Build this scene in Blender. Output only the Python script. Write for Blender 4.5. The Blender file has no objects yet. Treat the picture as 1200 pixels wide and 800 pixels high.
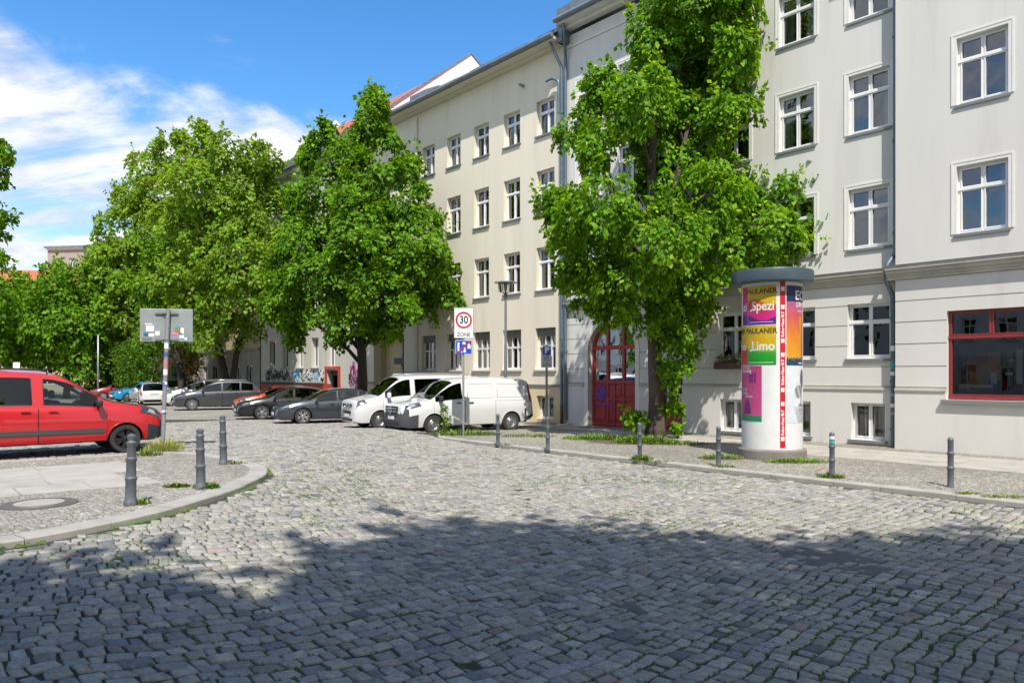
import bpy, bmesh, math, random
import numpy as np
from mathutils import Vector, Matrix, noise

random.seed(7)
R = math.radians
sc = bpy.context.scene
COL = sc.collection
H = 2.1                 # eye height above the carriageway
F = 860.0               # focal length in photograph pixels
CX, CY = 600.0, 438.0   # principal column, horizon row
NV = Vector((.7491, .6624, 0))    # into the facade
EV = Vector((.6624, -.7491, 0))   # along the facade, towards the camera side
ROTF = math.atan2(EV.y, EV.x)


def gh(x, y):
    """gentle lift of the ground towards the left corner"""
    t = np.clip((-0.8 - np.asarray(x, float)) / 3.6, 0, 1)
    t = t * t * (3 - 2 * t)
    k = np.clip((32 - np.asarray(y, float)) / 12, 0, 1)
    k = k * k * (3 - 2 * k)
    return .04 + .31 * t * k


def at(px, py, Y):
    return Vector(((px - CX) / F * Y, Y, H + (CY - py) / F * Y))


def ground(px, py, z=0.0):
    Y = F * (H - z) / (py - CY)
    return Vector(((px - CX) / F * Y, Y, z))


def fac(px, D):
    u = (px - CX) / F
    s = D * (NV.y * u - NV.x) / (EV.x - EV.y * u)
    return s


def fpt(s, D, z=0.0):
    p = NV * D + EV * s
    return Vector((p.x, p.y, z))


# ------------------------------------------------------------------ materials
MATS = {}


def nd(nt, t, **kw):
    n = nt.nodes.new(t)
    for k, v in kw.items():
        if k in n.inputs:
            n.inputs[k].default_value = v
        else:
            setattr(n, k, v)
    return n


def mat(name, col, rough=.6, metal=0.0, var=.0, vscale=3.0, bump=0.0, bscale=40.0, spec=.5, coat=0.0,
        dirt=None, dscale=1.0, damt=.5, coord='Object', stretch=None):
    if name in MATS:
        return MATS[name]
    m = bpy.data.materials.new(name)
    m.use_nodes = True
    nt = m.node_tree
    b = nt.nodes['Principled BSDF']
    b.inputs['Base Color'].default_value = (*col, 1)
    b.inputs['Roughness'].default_value = rough
    b.inputs['Metallic'].default_value = metal
    b.inputs['Specular IOR Level'].default_value = spec
    b.inputs['Coat Weight'].default_value = coat
    b.inputs['Coat Roughness'].default_value = .03
    tc = nt.nodes.new('ShaderNodeTexCoord')
    src = tc.outputs[coord]
    if stretch:
        mp = nt.nodes.new('ShaderNodeMapping')
        mp.inputs['Scale'].default_value = stretch
        nt.links.new(src, mp.inputs[0])
        srcs = mp.outputs[0]
    else:
        srcs = src
    c = None
    if var > 0:
        n = nd(nt, 'ShaderNodeTexNoise', Scale=vscale, Detail=6.0, Roughness=.6)
        nt.links.new(srcs, n.inputs['Vector'])
        mx = nt.nodes.new('ShaderNodeMix')
        mx.data_type = 'RGBA'
        rp = nt.nodes.new('ShaderNodeMapRange')
        rp.inputs[1].default_value = .3
        rp.inputs[2].default_value = .7
        nt.links.new(n.outputs[0], rp.inputs[0])
        nt.links.new(rp.outputs[0], mx.inputs[0])
        mx.inputs[6].default_value = (*[max(0, q * (1 - var)) for q in col], 1)
        mx.inputs[7].default_value = (*[min(1, q * (1 + var)) for q in col], 1)
        c = mx.outputs[2]
    if dirt:
        n2 = nd(nt, 'ShaderNodeTexNoise', Scale=dscale, Detail=8.0, Roughness=.65)
        nt.links.new(srcs, n2.inputs['Vector'])
        rp2 = nt.nodes.new('ShaderNodeMapRange')
        rp2.inputs[1].default_value = .52
        rp2.inputs[2].default_value = .72
        rp2.inputs[4].default_value = damt
        nt.links.new(n2.outputs[0], rp2.inputs[0])
        mx2 = nt.nodes.new('ShaderNodeMix')
        mx2.data_type = 'RGBA'
        nt.links.new(rp2.outputs[0], mx2.inputs[0])
        if c:
            nt.links.new(c, mx2.inputs[6])
        else:
            mx2.inputs[6].default_value = (*col, 1)
        mx2.inputs[7].default_value = (*dirt, 1)
        c = mx2.outputs[2]
    if c:
        nt.links.new(c, b.inputs['Base Color'])
    if bump > 0:
        n3 = nd(nt, 'ShaderNodeTexNoise', Scale=bscale, Detail=5.0)
        nt.links.new(src, n3.inputs['Vector'])
        bp = nd(nt, 'ShaderNodeBump', Strength=bump, Distance=.02)
        nt.links.new(n3.outputs[0], bp.inputs['Height'])
        nt.links.new(bp.outputs[0], b.inputs['Normal'])
    MATS[name] = m
    return m


def attr_mat(name, attr, rough=.7, bump=0.0, bscale=60.0, var=.2, vscale=30.0, spec=.4, transl=0.0, coat=0.0):
    if name in MATS:
        return MATS[name]
    m = bpy.data.materials.new(name)
    m.use_nodes = True
    nt = m.node_tree
    b = nt.nodes['Principled BSDF']
    b.inputs['Roughness'].default_value = rough
    b.inputs['Specular IOR Level'].default_value = spec
    b.inputs['Coat Weight'].default_value = coat
    a = nt.nodes.new('ShaderNodeAttribute')
    a.attribute_name = attr
    col = a.outputs['Color']
    tc = nt.nodes.new('ShaderNodeTexCoord')
    if var > 0:
        n = nd(nt, 'ShaderNodeTexNoise', Scale=vscale, Detail=5.0)
        nt.links.new(tc.outputs['Object'], n.inputs['Vector'])
        rp = nt.nodes.new('ShaderNodeMapRange')
        rp.inputs[1].default_value = .25
        rp.inputs[2].default_value = .75
        rp.inputs[3].default_value = 1 - var
        rp.inputs[4].default_value = 1 + var
        nt.links.new(n.outputs[0], rp.inputs[0])
        mx = nt.nodes.new('ShaderNodeVectorMath')
        mx.operation = 'SCALE'
        nt.links.new(col, mx.inputs[0])
        nt.links.new(rp.outputs[0], mx.inputs['Scale'])
        col = mx.outputs[0]
    nt.links.new(col, b.inputs['Base Color'])
    if bump > 0:
        n3 = nd(nt, 'ShaderNodeTexNoise', Scale=bscale, Detail=6.0)
        nt.links.new(tc.outputs['Object'], n3.inputs['Vector'])
        bp = nd(nt, 'ShaderNodeBump', Strength=bump, Distance=.01)
        nt.links.new(n3.outputs[0], bp.inputs['Height'])
        nt.links.new(bp.outputs[0], b.inputs['Normal'])
    if transl > 0:
        out = nt.nodes['Material Output']
        t = nt.nodes.new('ShaderNodeBsdfTranslucent')
        vm = nt.nodes.new('ShaderNodeVectorMath')
        vm.operation = 'MULTIPLY'
        nt.links.new(col, vm.inputs[0])
        vm.inputs[1].default_value = (1.5, 1.25, .5)
        nt.links.new(vm.outputs[0], t.inputs[0])
        ms = nt.nodes.new('ShaderNodeMixShader')
        ms.inputs[0].default_value = transl
        nt.links.new(b.outputs[0], ms.inputs[1])
        nt.links.new(t.outputs[0], ms.inputs[2])
        nt.links.new(ms.outputs[0], out.inputs[0])
    MATS[name] = m
    return m


def glass_mat(name, tint=(.3, .34, .33), ior=1.5, rough=.0, wob=0.0):
    """thin pane: clear tint below, mirror-like sheen by Fresnel"""
    if name in MATS:
        return MATS[name]
    m = bpy.data.materials.new(name)
    m.use_nodes = True
    nt = m.node_tree
    nt.nodes.remove(nt.nodes['Principled BSDF'])
    out = nt.nodes['Material Output']
    tr = nt.nodes.new('ShaderNodeBsdfTransparent')
    tr.inputs[0].default_value = (*tint, 1)
    gl = nt.nodes.new('ShaderNodeBsdfGlossy')
    gl.inputs['Roughness'].default_value = rough
    gl.inputs[0].default_value = (1, 1, 1, 1)
    fr = nt.nodes.new('ShaderNodeFresnel')
    fr.inputs[0].default_value = ior
    if wob > 0:
        tc = nt.nodes.new('ShaderNodeTexCoord')
        n3 = nd(nt, 'ShaderNodeTexNoise', Scale=1.3, Detail=1.0)
        nt.links.new(tc.outputs['Object'], n3.inputs['Vector'])
        bp = nd(nt, 'ShaderNodeBump', Strength=wob, Distance=.05)
        nt.links.new(n3.outputs[0], bp.inputs['Height'])
        nt.links.new(bp.outputs[0], gl.inputs['Normal'])
    ms = nt.nodes.new('ShaderNodeMixShader')
    nt.links.new(fr.outputs[0], ms.inputs[0])
    nt.links.new(tr.outputs[0], ms.inputs[1])
    nt.links.new(gl.outputs[0], ms.inputs[2])
    nt.links.new(ms.outputs[0], out.inputs[0])
    MATS[name] = m
    return m


# ------------------------------------------------------------------ mesh builder
class MB:
    def __init__(self):
        self.v, self.f, self.m = [], [], []

    def add(self, vs, fs, mi=0, M=None):
        o = len(self.v)
        for p in vs:
            p = Vector(p)
            self.v.append(tuple(M @ p if M else p))
        for f in fs:
            self.f.append(tuple(o + i for i in f))
            self.m.append(mi)
        return self

    def box(self, c, s, mi=0, M=None, rz=0.0, taper=1.0):
        hx, hy, hz = s[0] / 2, s[1] / 2, s[2] / 2
        vs = [(-hx, -hy, -hz), (hx, -hy, -hz), (hx, hy, -hz), (-hx, hy, -hz),
              (-hx * taper, -hy * taper, hz), (hx * taper, -hy * taper, hz), (hx * taper, hy * taper, hz), (-hx * taper, hy * taper, hz)]
        T = Matrix.Translation(c) @ Matrix.Rotation(rz, 4, 'Z')
        if M:
            T = M @ T
        return self.add(vs, [(0, 3, 2, 1), (4, 5, 6, 7), (0, 1, 5, 4), (1, 2, 6, 5), (2, 3, 7, 6), (3, 0, 4, 7)], mi, T)

    def bbox(self, x0, x1, y0, y1, z0, z1, mi=0):
        return self.box(((x0 + x1) / 2, (y0 + y1) / 2, (z0 + z1) / 2), (x1 - x0, y1 - y0, z1 - z0), mi)

    def rbox(self, c, s, r=.02, mi=0, M=None, rz=0.0, seg=2):
        bm = bmesh.new()
        bmesh.ops.create_cube(bm, size=1)
        for v in bm.verts:
            v.co = Vector((v.co.x * s[0], v.co.y * s[1], v.co.z * s[2]))
        bmesh.ops.bevel(bm, geom=bm.edges[:], offset=min(r, min(s) * .45), segments=seg, affect='EDGES', profile=.5)
        T = Matrix.Translation(c) @ Matrix.Rotation(rz, 4, 'Z')
        if M:
            T = M @ T
        bm.verts.index_update()
        self.add([v.co for v in bm.verts], [[v.index for v in f.verts] for f in bm.faces], mi, T)
        bm.free()
        return self

    def tube(self, pts, rad, n=8, mi=0, cap=True, M=None):
        pts = [Vector(p) for p in pts]
        if not isinstance(rad, (list, tuple)):
            rad = [rad] * len(pts)
        vs, fs = [], []
        prev = None
        for i, p in enumerate(pts):
            a = pts[max(i - 1, 0)]
            b = pts[min(i + 1, len(pts) - 1)]
            d = (b - a).normalized()
            if prev is None:
                x = d.orthogonal().normalized()
            else:
                x = (prev - d * prev.dot(d))
                x = x.normalized() if x.length > 1e-6 else d.orthogonal().normalized()
            prev = x
            y = d.cross(x)
            for k in range(n):
                t = 2 * math.pi * k / n
                vs.append(p + (x * math.cos(t) + y * math.sin(t)) * rad[i])
        for i in range(len(pts) - 1):
            for k in range(n):
                k2 = (k + 1) % n
                fs.append((i * n + k, i * n + k2, (i + 1) * n + k2, (i + 1) * n + k))
        if cap:
            fs.append(tuple(range(n - 1, -1, -1)))
            fs.append(tuple((len(pts) - 1) * n + k for k in range(n)))
        return self.add(vs, fs, mi, M)

    def lathe(self, prof, n=24, mi=0, M=None, closed=True):
        """profile of (r, z) bottom to top"""
        vs, fs = [], []
        for r, z in prof:
            for k in range(n):
                t = 2 * math.pi * k / n
                vs.append((r * math.cos(t), r * math.sin(t), z))
        for i in range(len(prof) - 1):
            for k in range(n):
                k2 = (k + 1) % n
                fs.append((i * n + k, i * n + k2, (i + 1) * n + k2, (i + 1) * n + k))
        if closed:
            fs.append(tuple(range(n - 1, -1, -1)))
            fs.append(tuple((len(prof) - 1) * n + k for k in range(n)))
        return self.add(vs, fs, mi, M)

    def plate(self, x0, x1, z0, z1, ops, y0, y1, mi=0, mside=None):
        """upright slab facing -y with rectangular openings and reveals"""
        if mside is None:
            mside = mi
        xs = sorted({x0, x1} | {min(max(q, x0), x1) for o in ops for q in o[:2]})
        zs = sorted({z0, z1} | {min(max(q, z0), z1) for o in ops for q in o[2:]})

        def solid(i, j):
            if i < 0 or j < 0 or i >= len(xs) - 1 or j >= len(zs) - 1:
                return False
            cx, cz = (xs[i] + xs[i + 1]) / 2, (zs[j] + zs[j + 1]) / 2
            return not any(o[0] < cx < o[1] and o[2] < cz < o[3] for o in ops)
        for i in range(len(xs) - 1):
            for j in range(len(zs) - 1):
                if not solid(i, j):
                    continue
                a, b, c, d = xs[i], xs[i + 1], zs[j], zs[j + 1]
                self.add([(a, y0, c), (b, y0, c), (b, y0, d), (a, y0, d)], [(0, 1, 2, 3)], mi)
                if not solid(i - 1, j):
                    self.add([(a, y1, c), (a, y0, c), (a, y0, d), (a, y1, d)], [(0, 1, 2, 3)], mside)
                if not solid(i + 1, j):
                    self.add([(b, y0, c), (b, y1, c), (b, y1, d), (b, y0, d)], [(0, 1, 2, 3)], mside)
                if not solid(i, j - 1):
                    self.add([(a, y1, c), (b, y1, c), (b, y0, c), (a, y0, c)], [(0, 1, 2, 3)], mside)
                if not solid(i, j + 1):
                    self.add([(a, y0, d), (b, y0, d), (b, y1, d), (a, y1, d)], [(0, 1, 2, 3)], mside)
        return self

    def prism(self, poly, x0, x1, mi=0, axis='x'):
        """closed polygon (a, b) swept along an axis"""
        n = len(poly)
        if axis == 'x':
            A = [(x0, a, b) for a, b in poly]
            B = [(x1, a, b) for a, b in poly]
        elif axis == 'y':
            A = [(a, x0, b) for a, b in poly]
            B = [(a, x1, b) for a, b in poly]
        else:
            A = [(a, b, x0) for a, b in poly]
            B = [(a, b, x1) for a, b in poly]
        fs = [tuple(range(n - 1, -1, -1)), tuple(range(n, 2 * n))]
        for i in range(n):
            j = (i + 1) % n
            fs.append((i, j, n + j, n + i))
        return self.add(A + B, fs, mi)

    def build(self, name, mats, parent=None, smooth=False, M=None, normals=False):
        me = bpy.data.meshes.new(name)
        v = self.v if M is None else [tuple(M @ Vector(p)) for p in self.v]
        me.from_pydata(v, [], self.f)
        if not isinstance(mats, (list, tuple)):
            mats = [mats]
        for m in mats:
            me.materials.append(m)
        me.polygons.foreach_set('material_index', self.m)
        if normals:
            bm = bmesh.new()
            bm.from_mesh(me)
            bmesh.ops.recalc_face_normals(bm, faces=bm.faces[:])
            bm.to_mesh(me)
            bm.free()
        if smooth:
            me.shade_smooth()
            if smooth is not True:
                me.set_sharp_from_angle(angle=R(smooth))
        me.update()
        return link(name, me, parent)


def link(name, me, parent=None):
    o = bpy.data.objects.new(name, me)
    COL.objects.link(o)
    if parent:
        o.parent = parent
    return o


def empty(name, loc=(0, 0, 0), rz=0.0):
    o = bpy.data.objects.new(name, None)
    o.empty_display_size = .2
    COL.objects.link(o)
    o.location = loc
    o.rotation_euler = (0, 0, rz)
    return o


def tag(o, label=None, cat=None, group=None, kind=None):
    for k, v in (('label', label), ('category', cat), ('group', group), ('kind', kind)):
        if v:
            o[k] = v
    return o


def kids(o):
    return KID.get(o.name, [])


KID = {}


def index_children():
    KID.clear()
    for o in COL.objects:
        if o.parent:
            KID.setdefault(o.parent.name, []).append(o)


def copy_tree(o, parent=None):
    c = o.copy()
    COL.objects.link(c)
    if parent:
        c.parent = parent
    for ch in kids(o):
        copy_tree(ch, c)
    return c


def mesh_np(name, verts, quads, mats, parent=None, smooth=False, mi=None):
    me = bpy.data.meshes.new(name)
    nv, nf = len(verts), len(quads)
    k = quads.shape[1]
    me.vertices.add(nv)
    me.vertices.foreach_set('co', np.ascontiguousarray(verts, np.float32).ravel())
    me.loops.add(nf * k)
    me.loops.foreach_set('vertex_index', np.ascontiguousarray(quads, np.int32).ravel())
    me.polygons.add(nf)
    me.polygons.foreach_set('loop_start', np.arange(0, nf * k, k, dtype=np.int32))
    for m in (mats if isinstance(mats, (list, tuple)) else [mats]):
        me.materials.append(m)
    if mi is not None:
        me.polygons.foreach_set('material_index', mi)
    me.update(calc_edges=True)
    if smooth:
        me.shade_smooth()
    return link(name, me, parent)


def face_colors(me, name, cols):
    """one colour per face, stored per corner"""
    cnt = np.zeros(len(me.polygons), np.int32)
    me.polygons.foreach_get('loop_total', cnt)
    a = me.color_attributes.new(name, 'FLOAT_COLOR', 'CORNER')
    c = np.repeat(np.asarray(cols, np.float32), cnt, axis=0)
    if c.shape[1] == 3:
        c = np.hstack([c, np.ones((len(c), 1), np.float32)])
    a.data.foreach_set('color', c.ravel())


def text_mesh(s, size=1.0, bold=0.0):
    """flat lettering as (verts, faces) centred on the origin in its own plane"""
    cu = bpy.data.curves.new('lettering', 'FONT')
    cu.body = s
    cu.size = size
    cu.align_x = 'CENTER'
    cu.align_y = 'CENTER'
    cu.offset = bold
    cu.resolution_u = 4
    o = bpy.data.objects.new('lettering', cu)
    COL.objects.link(o)
    dg = bpy.context.evaluated_depsgraph_get()
    me = bpy.data.meshes.new_from_object(o.evaluated_get(dg))
    vs = [(v.co.x, v.co.y) for v in me.vertices]
    fs = [tuple(p.vertices) for p in me.polygons]
    bpy.data.objects.remove(o)
    bpy.data.curves.remove(cu)
    bpy.data.meshes.remove(me)
    return vs, fs


M = {}
M['tyre'] = mat('tyre_rubber', (.035, .034, .033), .8, bump=.2, bscale=80)
M['alloy'] = mat('alloy_metal', (.55, .55, .56), .3, .9)
M['darkalloy'] = mat('dark_alloy', (.03, .03, .032), .35, .5)
M['blacktrim'] = mat('black_trim', (.02, .02, .021), .55)
M['well'] = mat('wheel_well', (.008, .008, .008), .9)
M['greytrim'] = mat('grey_bumper_plastic', (.06, .063, .067), .5, bump=.05, bscale=200)
M['cabin'] = mat('cabin_dark', (.02, .02, .022), .8)
M['seat'] = mat('seat_fabric', (.035, .04, .045), .9)
M['lamp'] = mat('headlamp_lens', (.42, .45, .47), .08, .4, spec=.8, coat=1)
M['lampdark'] = mat('headlamp_dark', (.05, .055, .06), .1, .2, spec=.8, coat=1)
M['red_lens'] = mat('red_lens', (.45, .01, .01), .12, coat=1)
M['plate'] = mat('number_plate_white', (.75, .75, .72), .4)
M['chrome'] = mat('chrome', (.7, .7, .7), .12, 1.0)
M['seam'] = mat('seam_dark', (.01, .01, .01), .8)
M['carglass'] = glass_mat('car_glass', (.26, .31, .30), 1.7)
M['darkglass'] = glass_mat('privacy_glass', (.035, .04, .045), 1.6)
M['paneglass'] = glass_mat('window_glass', (.75, .77, .76), 2.3, wob=.16)
M['shopglass'] = glass_mat('shop_glass', (.8, .82, .8), 2.3, wob=.05)
M['steel'] = mat('galvanised_steel', (.36, .38, .40), .45, .6, var=.12, vscale=8)
M['polegrey'] = mat('grey_pole_paint', (.16, .18, .19), .5, .2, var=.15, vscale=10)
M['bollard'] = mat('bollard_grey_paint', (.115, .13, .15), .5, .2, var=.2, vscale=14, dirt=(.2, .19, .17), dscale=9, damt=.4)
M['white'] = mat('white_sign_face', (.8, .8, .8), .4)
M['black'] = mat('black_ink', (.01, .01, .01), .6)
M['signred'] = mat('sign_red', (.55, .01, .015), .4)
M['signblue'] = mat('sign_blue', (.01, .06, .42), .4)
M['signgrey'] = mat('sign_back_grey', (.27, .30, .30), .5, .2, var=.12, vscale=4)
M['zinc'] = mat('zinc_sheet', (.19, .23, .26), .5, .35, var=.2, vscale=3)
M['pipe'] = mat('downpipe_blue_grey', (.12, .17, .21), .45, .3, var=.2, vscale=5)

# ------------------------------------------------------------------ ground
def sett_material(name, scale, cols, joint, bump=.6, rand=.75):
    m = bpy.data.materials.new(name)
    m.use_nodes = True
    nt = m.node_tree
    b = nt.nodes['Principled BSDF']
    b.inputs['Roughness'].default_value = .8
    b.inputs['Specular IOR Level'].default_value = .3
    tc = nt.nodes.new('ShaderNodeTexCoord')
    mp = nt.nodes.new('ShaderNodeMapping')
    mp.inputs['Rotation'].default_value = (0, 0, -R(41.5))
    nt.links.new(tc.outputs['Object'], mp.inputs[0])
    v = nd(nt, 'ShaderNodeTexVoronoi', Scale=scale, Randomness=rand)
    e = nd(nt, 'ShaderNodeTexVoronoi', Scale=scale, Randomness=rand)
    e.feature = 'DISTANCE_TO_EDGE'
    nt.links.new(mp.outputs[0], v.inputs['Vector'])
    nt.links.new(mp.outputs[0], e.inputs['Vector'])
    bw = nt.nodes.new('ShaderNodeSeparateColor')
    nt.links.new(v.outputs['Color'], bw.inputs[0])
    cr = nt.nodes.new('ShaderNodeValToRGB')
    els = cr.color_ramp.elements
    els[0].color = (*cols[0], 1)
    els[1].color = (*cols[-1], 1)
    for i, c in enumerate(cols[1:-1]):
        el = els.new((i + 1) / (len(cols) - 1))
        el.color = (*c, 1)
    nt.links.new(bw.outputs[0], cr.inputs[0])
    n = nd(nt, 'ShaderNodeTexNoise', Scale=.35, Detail=6.0)
    nt.links.new(tc.outputs['Object'], n.inputs['Vector'])
    rp = nt.nodes.new('ShaderNodeMapRange')
    rp.inputs[1].default_value = .3
    rp.inputs[2].default_value = .7
    rp.inputs[3].default_value = .78
    rp.inputs[4].default_value = 1.2
    nt.links.new(n.outputs[0], rp.inputs[0])
    sm = nt.nodes.new('ShaderNodeVectorMath')
    sm.operation = 'SCALE'
    nt.links.new(cr.outputs[0], sm.inputs[0])
    nt.links.new(rp.outputs[0], sm.inputs['Scale'])
    edge = nt.nodes.new('ShaderNodeMapRange')
    edge.inputs[1].default_value = .03
    edge.inputs[2].default_value = .11
    nt.links.new(e.outputs['Distance'], edge.inputs[0])
    mx = nt.nodes.new('ShaderNodeMix')
    mx.data_type = 'RGBA'
    nt.links.new(edge.outputs[0], mx.inputs[0])
    mx.inputs[6].default_value = (*joint, 1)
    nt.links.new(sm.outputs[0], mx.inputs[7])
    nt.links.new(mx.outputs[2], b.inputs['Base Color'])
    bp = nd(nt, 'ShaderNodeBump', Strength=bump, Distance=.15 / scale)
    nt.links.new(edge.outputs[0], bp.inputs['Height'])
    nt.links.new(bp.outputs[0], b.inputs['Normal'])
    return m


M['farsett'] = sett_material('sett_paving', 5.6, [(.24, .23, .205), (.31, .295, .265), (.275, .26, .235), (.34, .32, .285)], (.15, .145, .11))
M['mosaic'] = sett_material('mosaic_paving', 15.0, [(.17, .16, .14), (.36, .33, .285), (.26, .24, .205), (.46, .42, .36)], (.13, .12, .095), bump=.55)
M['joint'] = mat('joint_soil', (.045, .042, .03), .95, var=.4, vscale=6, dirt=(.045, .075, .015), dscale=.9, damt=.9, bump=.5, bscale=50)
M['slab'] = mat('granite_slab', (.37, .345, .305), .75, var=.14, vscale=2.0, bump=.15, bscale=90, dirt=(.22, .205, .175), dscale=1.3, damt=.75)
M['kerb'] = mat('granite_kerb', (.34, .32, .285), .75, var=.16, vscale=3.0, bump=.2, bscale=80, dirt=(.26, .24, .2), dscale=2.2, damt=.5)
M['soil'] = mat('tree_soil', (.1, .085, .06), .95, var=.3, vscale=6, bump=.6, bscale=30)
M['asphalt'] = mat('asphalt_patch', (.11, .11, .108), .85, var=.2, vscale=8, bump=.6, bscale=120)
M['iron'] = mat('cast_iron', (.17, .15, .135), .6, .5, var=.2, vscale=20)
M['concrete'] = mat('manhole_concrete', (.33, .305, .265), .8, var=.1, vscale=9, bump=.2, bscale=90)
M['moss'] = mat('moss', (.075, .115, .025), .95, var=.4, vscale=3.0, bump=.6, bscale=60)
M['stone'] = attr_mat('granite_setts', 'tint', .78, bump=.75, bscale=48, var=.34, vscale=30, spec=.3)
M['blade'] = attr_mat('grass_blade', 'tint', .7, var=.0, transl=.25)

# carriageway and plaza sheet, one lifted grid
xs = np.concatenate([np.linspace(-420, -60, 19), np.arange(-58, -13, 1.0), np.arange(-13, 4, .25), np.arange(4, 40, 1.0), np.linspace(42, 320, 15)])
ys = np.concatenate([np.linspace(-160, -12, 12), np.arange(-10, 2, 1.0), np.arange(2, 36, .33), np.arange(36, 60, 1.0), np.linspace(62, 520, 20)])
gx, gy = np.meshgrid(xs, ys)
gz = gh(gx, gy) - .012
nx_, ny_ = len(xs), len(ys)
idx = np.arange(nx_ * ny_).reshape(ny_, nx_)
q = np.stack([idx[:-1, :-1], idx[:-1, 1:], idx[1:, 1:], idx[1:, :-1]], -1).reshape(-1, 4)
cen = np.stack([gx, gy], -1)
qc = cen.reshape(-1, 2)[q].mean(1)
near = (qc[:, 1] > 2.0) & (qc[:, 1] < 33.5) & (np.abs(qc[:, 0]) < .78 * qc[:, 1] + 3)
road = mesh_np('road', np.stack([gx, gy, gz], -1).reshape(-1, 3), q, [M['farsett'], M['joint']], smooth=True,
               mi=near.astype(np.int32))
tag(road, 'grey cobbled carriageway and square', None, None, 'structure')

# left pavement corner outline (top surface 0.42)
ISL = [(-40, -17.0), (-14, 2.1), (-8.2, 5.45), (-6.3, 6.45), (-5.15, 7.25), (-4.66, 8.07), (-4.27, 9.15), (-4.09, 10.4), (-4.06, 11.6), (-4.16, 12.5), (-4.45, 13.35),
       (-4.95, 14.0), (-5.6, 14.75), (-6.4, 15.5), (-7.0, 15.85), (-7.55, 15.95), (-10.0, 14.2), (-13.5, 11.6), (-40, -8.0)]


def smooth_poly(pts, it=2):
    for _ in range(it):
        o = [pts[0]]
        for a, b in zip(pts[:-1], pts[1:]):
            o.append((a[0] * .75 + b[0] * .25, a[1] * .75 + b[1] * .25))
            o.append((a[0] * .25 + b[0] * .75, a[1] * .25 + b[1] * .75))
        o.append(pts[-1])
        pts = o
    return pts


ISL = smooth_poly(ISL)
isl = np.array(ISL)


def inside(px, py, poly):
    px, py = np.asarray(px), np.asarray(py)
    r = np.zeros(px.shape, bool)
    n = len(poly)
    j = n - 1
    for i in range(n):
        xi, yi = poly[i]
        xj, yj = poly[j]
        c = ((yi > py) != (yj > py)) & (px < (xj - xi) * (py - yi) / (yj - yi + 1e-12) + xi)
        r ^= c
        j = i
    return r


# outward offset polygon to keep setts off the kerb
def offset_poly(pts, d):
    out = []
    for i, p in enumerate(pts):
        a = Vector(pts[max(i - 1, 0)])
        b = Vector(pts[min(i + 1, len(pts) - 1)])
        t = (b - a).normalized()
        nrm = Vector((t.y, -t.x))
        out.append((p[0] + nrm.x * d, p[1] + nrm.y * d))
    return out


isl_out = offset_poly(ISL, .10)
isl_in = offset_poly(ISL, -.30)

# --- individual setts
rng = np.random.default_rng(5)
rows = []
b0 = -33.0
while b0 < 8.0:
    w = rng.uniform(.112, .168)
    n = 260
    L = rng.uniform(.095, .20, n)
    a = np.cumsum(L) - L - 4.5 + rng.uniform(-.2, 0)
    keep = a < 26
    a, L = a[keep], L[keep]
    rows.append(np.stack([a, a + L, np.full(len(a), b0), np.full(len(a), b0 + w)], -1))
    b0 += w
st = np.concatenate(rows)


def warp(a, b):
    da = .14 * np.sin(b * .55 + 1.0) + .07 * np.sin(b * 1.3 + a * .7) + .04 * np.sin(a * 2.1 + b * .9) + .012 * np.sin(a * 9 + b * 4) + .010 * np.sin(b * 13 - a * 5)
    db = .17 * np.sin(a * .37 + .6 + b * .11) + .07 * np.sin(a * .95 + b * .75) + .035 * np.sin(a * 2.3 - b * 1.6) + .014 * np.sin(a * 8.3 + b * 2.1) + .010 * np.sin(a * 15 - b * 7)
    return a + da, b + db


ca, cb = warp((st[:, 0] + st[:, 1]) / 2, (st[:, 2] + st[:, 3]) / 2)
cx = NV.x * ca + EV.x * cb
cy = NV.y * ca + EV.y * cb
ok = (cy > 3.3) & (cy < 33.2) & (np.abs(cx) < .735 * cy + 1.2)
ok &= ~((ca > 13.32) & (cb > -20.2))
ok &= ca < 18.4
ok &= ~inside(cx, cy, isl_out)
st, ca, cb, cx, cy = st[ok], ca[ok], cb[ok], cx[ok], cy[ok]
N = len(st)
gap = rng.uniform(.004, .011, (N, 1))
jit = rng.normal(0, .0075, (N, 4, 2))
corners = np.stack([st[:, [0, 2]], st[:, [1, 2]], st[:, [1, 3]], st[:, [0, 3]]], 1)   # N,4,2 (a,b)
mid = corners.mean(1, keepdims=True)
half = corners - mid


def ring(shrink, z):
    ab = mid + half * (1 - 2 * shrink / np.abs(half * 2).max(axis=(1), keepdims=True)) + jit
    A, B = warp(ab[..., 0], ab[..., 1])
    X = NV.x * A + EV.x * B
    Y = NV.y * A + EV.y * B
    return np.stack([X, Y, gh(X, Y) + z], -1)


lift = rng.normal(0, .005, (N, 1))
tx = rng.normal(0, .018, (N, 1, 2))
g1 = gap[:, :, None]
r0 = ring(g1, -.035 + 0 * lift)
r1 = ring(g1, -.006 + lift)
cut = rng.uniform(.006, .015, (N, 1, 1))
r2 = ring(g1 + cut, .003 + lift)
for r_ in (r1, r2):
    d = r_[..., :2] - np.stack([cx, cy], -1)[:, None, :]
    r_[..., 2] += (d * tx).sum(-1)
V = np.concatenate([r0, r1, r2], 1)      # N,12,3
base = np.arange(N)[:, None, None] * 12
fq = []
for k in range(4):
    k2 = (k + 1) % 4
    fq.append([k, k2, 4 + k2, 4 + k])
    fq.append([4 + k, 4 + k2, 8 + k2, 8 + k])
fq.append([8, 9, 10, 11])
fq = np.array(fq)[:, :]
quads = (base + fq[None]).reshape(-1, 4)
setts = mesh_np('cobblestones', V.reshape(-1, 3), quads, M['stone'], smooth=True)
tag(setts, 'worn grey granite setts laid in uneven rows with mossy joints', None, None, 'structure')
tone = rng.normal(.275, .036, N).clip(.17, .44)
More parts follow.
